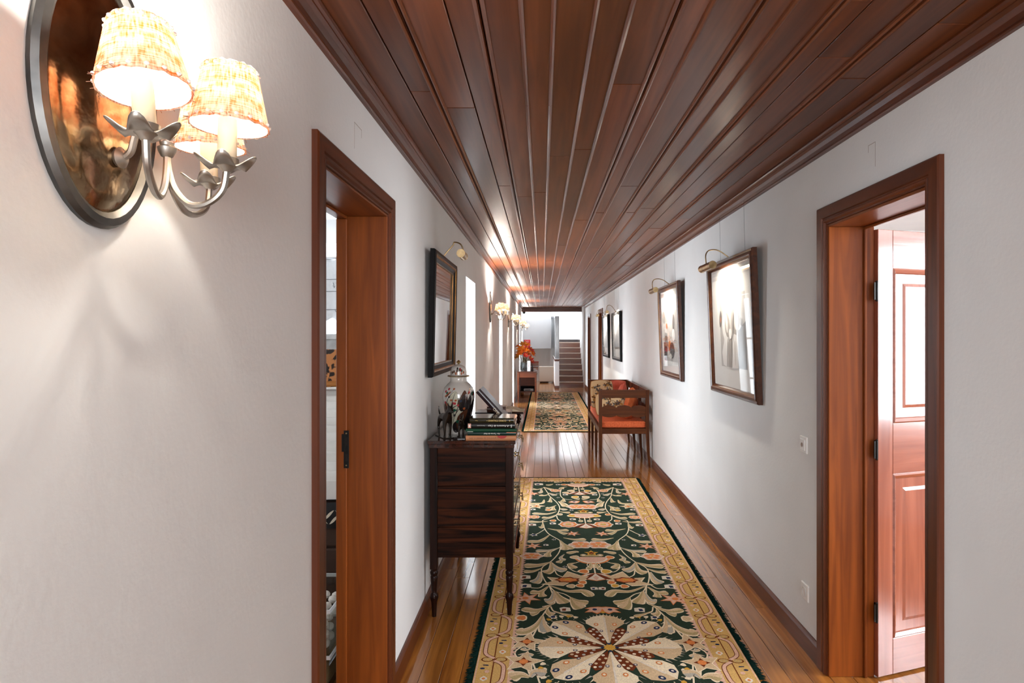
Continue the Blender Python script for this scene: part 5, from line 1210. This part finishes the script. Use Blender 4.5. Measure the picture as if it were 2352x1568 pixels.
vd = thing('grey_device', 'flat grey device on the bottom of the low cabinet', 'device', (-.38, 17.6, .0205))
MB().box((-.14, 0, 0), (.14, .3, .07), .006).build('case', mat('grey_case', (.30, .30, .31), .4), vd); MB().box((-.10, -.003, .02), (.04, .001, .035)).build('display', DARK, vd); MB().box((.06, -.003, .02), (.12, .001, .05)).build('buttons', mat('button_grey', (.5, .5, .5), .4), vd)
pn = thing('red_painting', 'small square red abstract painting on the grey soffit wall', 'picture', (-.515, 21.40, 1.165))
MB().box((-.11, -.03, 0), (.11, 0, .30), .003).build('canvas', mat('canvas_side', (.5, .45, .4), .8), pn)
b = MB(); b.box((-.108, -.032, .002), (.108, -.0301, .298)); b.mi = 1
for _ in range(9): x, z_ = rn.uniform(-.08, .06), rn.uniform(.05, .25); b.box((x, -.0326, z_), (x+rn.uniform(.01, .04), -.0321, z_+rn.uniform(.01, .04)))
b.build('paint', [mat('paint_crimson', (.42, .015, .03), .5), mat('paint_pink', (.75, .30, .25), .5)], pn)
ra = thing('radiator_cover', 'beige box radiator cover on a dark plinth below the stair soffit', 'radiator', (.155, 20.9, 0))
MB().box((-.25, 0, .045), (.24, .30, .55), .008, 2).build('body', mat('beige_enamel', (.46, .41, .36), .4), ra); MB().box((-.23, .02, 0), (.22, .28, .045)).build('plinth', DARK, ra); MB().box((-.252, -.002, .535), (.242, .302, .552), .003).build('top_edge', mat('beige_edge', (.55, .50, .45), .4), ra); MB().box((.06, .014, .004), (.2, .022, .04)).build('grille', PEWTER, ra)
dm = thing('dome_camera', 'small black dome camera under the ceiling end, left corner', 'camera', (-.585, YE-.03, 2.37))
MB().lathe([(.055, -.004), (.055, -.022), (.05, -.028)], 20).build('housing', mat('black_plastic', (.015, .015, .016), .3), dm, True); MB().ball((0, 0, -.03), .045, 16, (1, 1, .9)).build('dome', mat('smoked_dome', (.008, .008, .01), .05), dm, True)
el = thing('exit_lamp', 'small black box high on the far stairwell wall', 'lamp', (.365, 22.06, 2.24)); MB().box((-.055, -.06, -.03), (.055, 0, .035), .004).build('housing', IRON, el); MB().box((-.045, -.064, -.02), (.045, -.06, .02)).build('lens', mat('grey_lens', (.2, .2, .22), .2), el)
# ------------------------------------------------------------------ room on the left: curtain, bed, boxes
LACE = noisy(mat('white_curtain', rough=.9, trans=0), (.82, .83, .85), (.88, .89, .9), (40, 40, 40))
cu = thing('window_curtain', 'white embroidered half curtain at the window of the left room', 'curtain', (-1.9, 5.10, 0))
b = MB(); b.grid(lambda u, v: (-.55+1.1*u, .006*math.sin(u*60)+.012*math.sin(u*23), 1.72+.50*v+(.012*math.sin(u*70) if v == 0 else 0)), 120, 6); o = b.build('cloth', LACE, cu, True, fix=False); sm = o.modifiers.new('t', 'SOLIDIFY'); sm.thickness = .0012
EMB = mat('grey_embroidery', (.16, .16, .17), .8); b = MB(); r3 = random.Random(2)
yc = lambda x: .006*math.sin((x+.55)/1.1*60)+.012*math.sin((x+.55)/1.1*23)-.004
for z_ in (1.80, 1.95, 2.05, 2.22): b.tube([(x/20, yc(x/20), z_) for x in range(-11, 12)], .003, 4)
for k in range(130):
    x = r3.uniform(-.53, .53); z_ = r3.choice((2.0, 2.0, 1.765)); a = r3.uniform(0, 6.28); b.tube([(x, yc(x), z_+r3.uniform(-.03, .03)), (x+.02*math.cos(a), yc(x)-.001, z_+.025*math.sin(a))], .0022, 4)
b.build('embroidery', EMB, cu); MB().cyl((-.58, 0, 2.23), (.58, 0, 2.23), .007, n=10).build('curtain_rod', WHITE, cu)
QL = noisy(mat('cream_quilt', rough=.9), (.66, .63, .58), (.78, .75, .70), (6, 6, 6), 1, 4, 0, .3)
bd = thing('quilted_bed', 'bed under a cream channel-quilted coverlet in the left room', 'bed', (-1.55, 3.45, 0))
b = MB(); base_ = [(0, .665), (0, .70), (.005, .765)]; prof_q = []
n = 11
for k in range(n+1):
    for s_ in (range(6) if k < n else (0,)):
        t = (k+s_/6)/n; yy = .01+1.15*t; zz = .765+.42*t; bump = .026*math.sin(PI*s_/6); prof_q.append((yy-bump*.6, zz+bump))
prof_q = base_+prof_q+[(1.6, 1.19)]
b.grid(lambda u, v: (-.75+1.4*u, prof_q[min(len(prof_q)-1, round(v*(len(prof_q)-1)))][0], prof_q[min(len(prof_q)-1, round(v*(len(prof_q)-1)))][1]+.006*math.sin(u*9+v*20)), 24, len(prof_q)-1)
b.build('coverlet', QL, bd, True, fix=False)
MB().box((-.75, .01, .05), (.65, 1.6, .655), .02, 2).build('base', noisy(mat('dark_upholstery', rough=.8), (.035, .016, .009), (.06, .028, .015), (5, 5, 5)), bd)
for z0, z1 in ((.10, .25), (.26, .40), (.41, .515)): MB().box((-.74, -.012, z0), (.64, .012, z1), .01, 2).build('front_band', bpy.data.materials['dark_upholstery'], bd)
th_ = thing('patterned_throw', 'black throw with cream leaf pattern hanging below the quilt', 'throw', (-1.55, 3.43, 0))
b = MB(); b.grid(lambda u, v: (-.72+1.35*u, -.012-.01*math.sin(u*40)*(1-v)-.02*math.sin(PI*v), .52+.14*v), 80, 6); b.build('cloth', mat('black_cloth', (.010, .009, .009), .85), th_, True, fix=False)
b = MB()
for k in range(46):
    x = -.70+1.3*k/45; z_ = .60 if k % 2 else .575; L_ = [(x+.05*(i/6-.3), -.037-.004*math.sin(PI*i/6), z_+.05*(i/6-.5)*(1 if k % 3 else -1)+.008*math.sin(PI*i/6)) for i in range(7)]; b.strip(L_, [(p[0]+.004, p[1], p[2]-.016*math.sin(PI*i/6)-.001) for i, p in enumerate(L_)])
b.build('leaf_print', mat('cream_print', (.62, .55, .42), .85), th_, fix=False)
lp_ = thing('leopard_cushion', 'leopard print cushion at the head of the quilted bed', 'cushion', (-1.62, 4.58, 1.345), (R_(-24), 0, R_(-8)))
LEO = noisy(mat('leopard_cloth', rough=.8), (.02, .010, .006), (.50, .19, .06), (14, 14, 14), 1.2, 2, .4, 0, .47, .53)
pillow(MB(), .50, .30, .16).build('cover', LEO, lp_, True); b = MB(); b.tube([(-.22, -.03, -.135), (0, -.05, -.14), (.22, -.03, -.135)], .02, 8, 5); b.build('amber_border', mat('amber_cloth', (.40, .15, .03), .7), lp_, True)
CLR = thin_glass('clear_plastic', (.86, .87, .86)); BALL = noisy(mat('shell_white', rough=.5), (.62, .55, .46), (.80, .76, .70), (20, 20, 20))
def crate(loc, w_, d_, h, lb, nb):
    t = thing('storage_box', lb, 'box', loc, group='clear storage boxes stacked in the left room')
    for a, c in (((-w_/2, 0, 0), (w_/2, .003, h)), ((-w_/2, d_-.003, 0), (w_/2, d_, h)), ((-w_/2, .003, 0), (-w_/2+.003, d_-.003, h)), ((w_/2-.003, .003, 0), (w_/2, d_-.003, h)), ((-w_/2, 0, -.003), (w_/2, d_, 0))): MB().box(a, c).build('clear_wall', CLR, t)
    b = MB(); b.box((-w_/2-.006, -.006, h-.016), (w_/2+.006, .0, h)); b.box((w_/2, 0, h-.016), (w_/2+.006, d_, h)); b.box((-w_/2-.006, 0, h-.016), (-w_/2, d_, h)); b.box((-w_/2-.006, d_, h-.016), (w_/2+.006, d_+.006, h)); b.build('rim', mat('milky_plastic', (.7, .7, .7), .3), t)
    return t
c1 = crate((-1.13, 2.76, .004), .36, .42, .15, 'lower clear plastic storage box by the left doorway', 0)
c2 = crate((-1.13, 2.76, .170), .36, .42, .19, 'upper clear plastic storage box full of white shells', 0)
mesh_ball = MB().ball((0, 0, 0), .022, 10, (1, 1, .85)).build('shell', BALL, None, True); bm_ = mesh_ball.data; bpy.data.objects.remove(mesh_ball)
k = 0
for c_, zz, nx, ny, nzz in ((0, .174, 7, 6, 3),):
    for i in range(nx):
        for j in range(ny):
            for q in range(nzz):
                if j > 1 and q < 2: continue
                o = bpy.data.objects.new('shell', bm_); COL.objects.link(o); o.location = (-1.28+.05*i+r3.uniform(-.004, .004), 2.79+.06*j+r3.uniform(-.006, .006), zz+.02+.045*q+(.006 if (i+j) % 2 else 0)); o.rotation_euler = (r3.random()*.6, r3.random()*.6, 0)
                tag(o, 'round white shell among the others in the upper clear storage box', 'shell', 'white shells in the storage box')
MB().box((-.17, .02, .002), (.17, .40, .11), .02, 2).build('folded_cloth', noisy(mat('tan_cloth', rough=.9), (.16, .11, .05), (.30, .20, .10), (8, 8, 8)), c1)
bpy.context.view_layer.update()
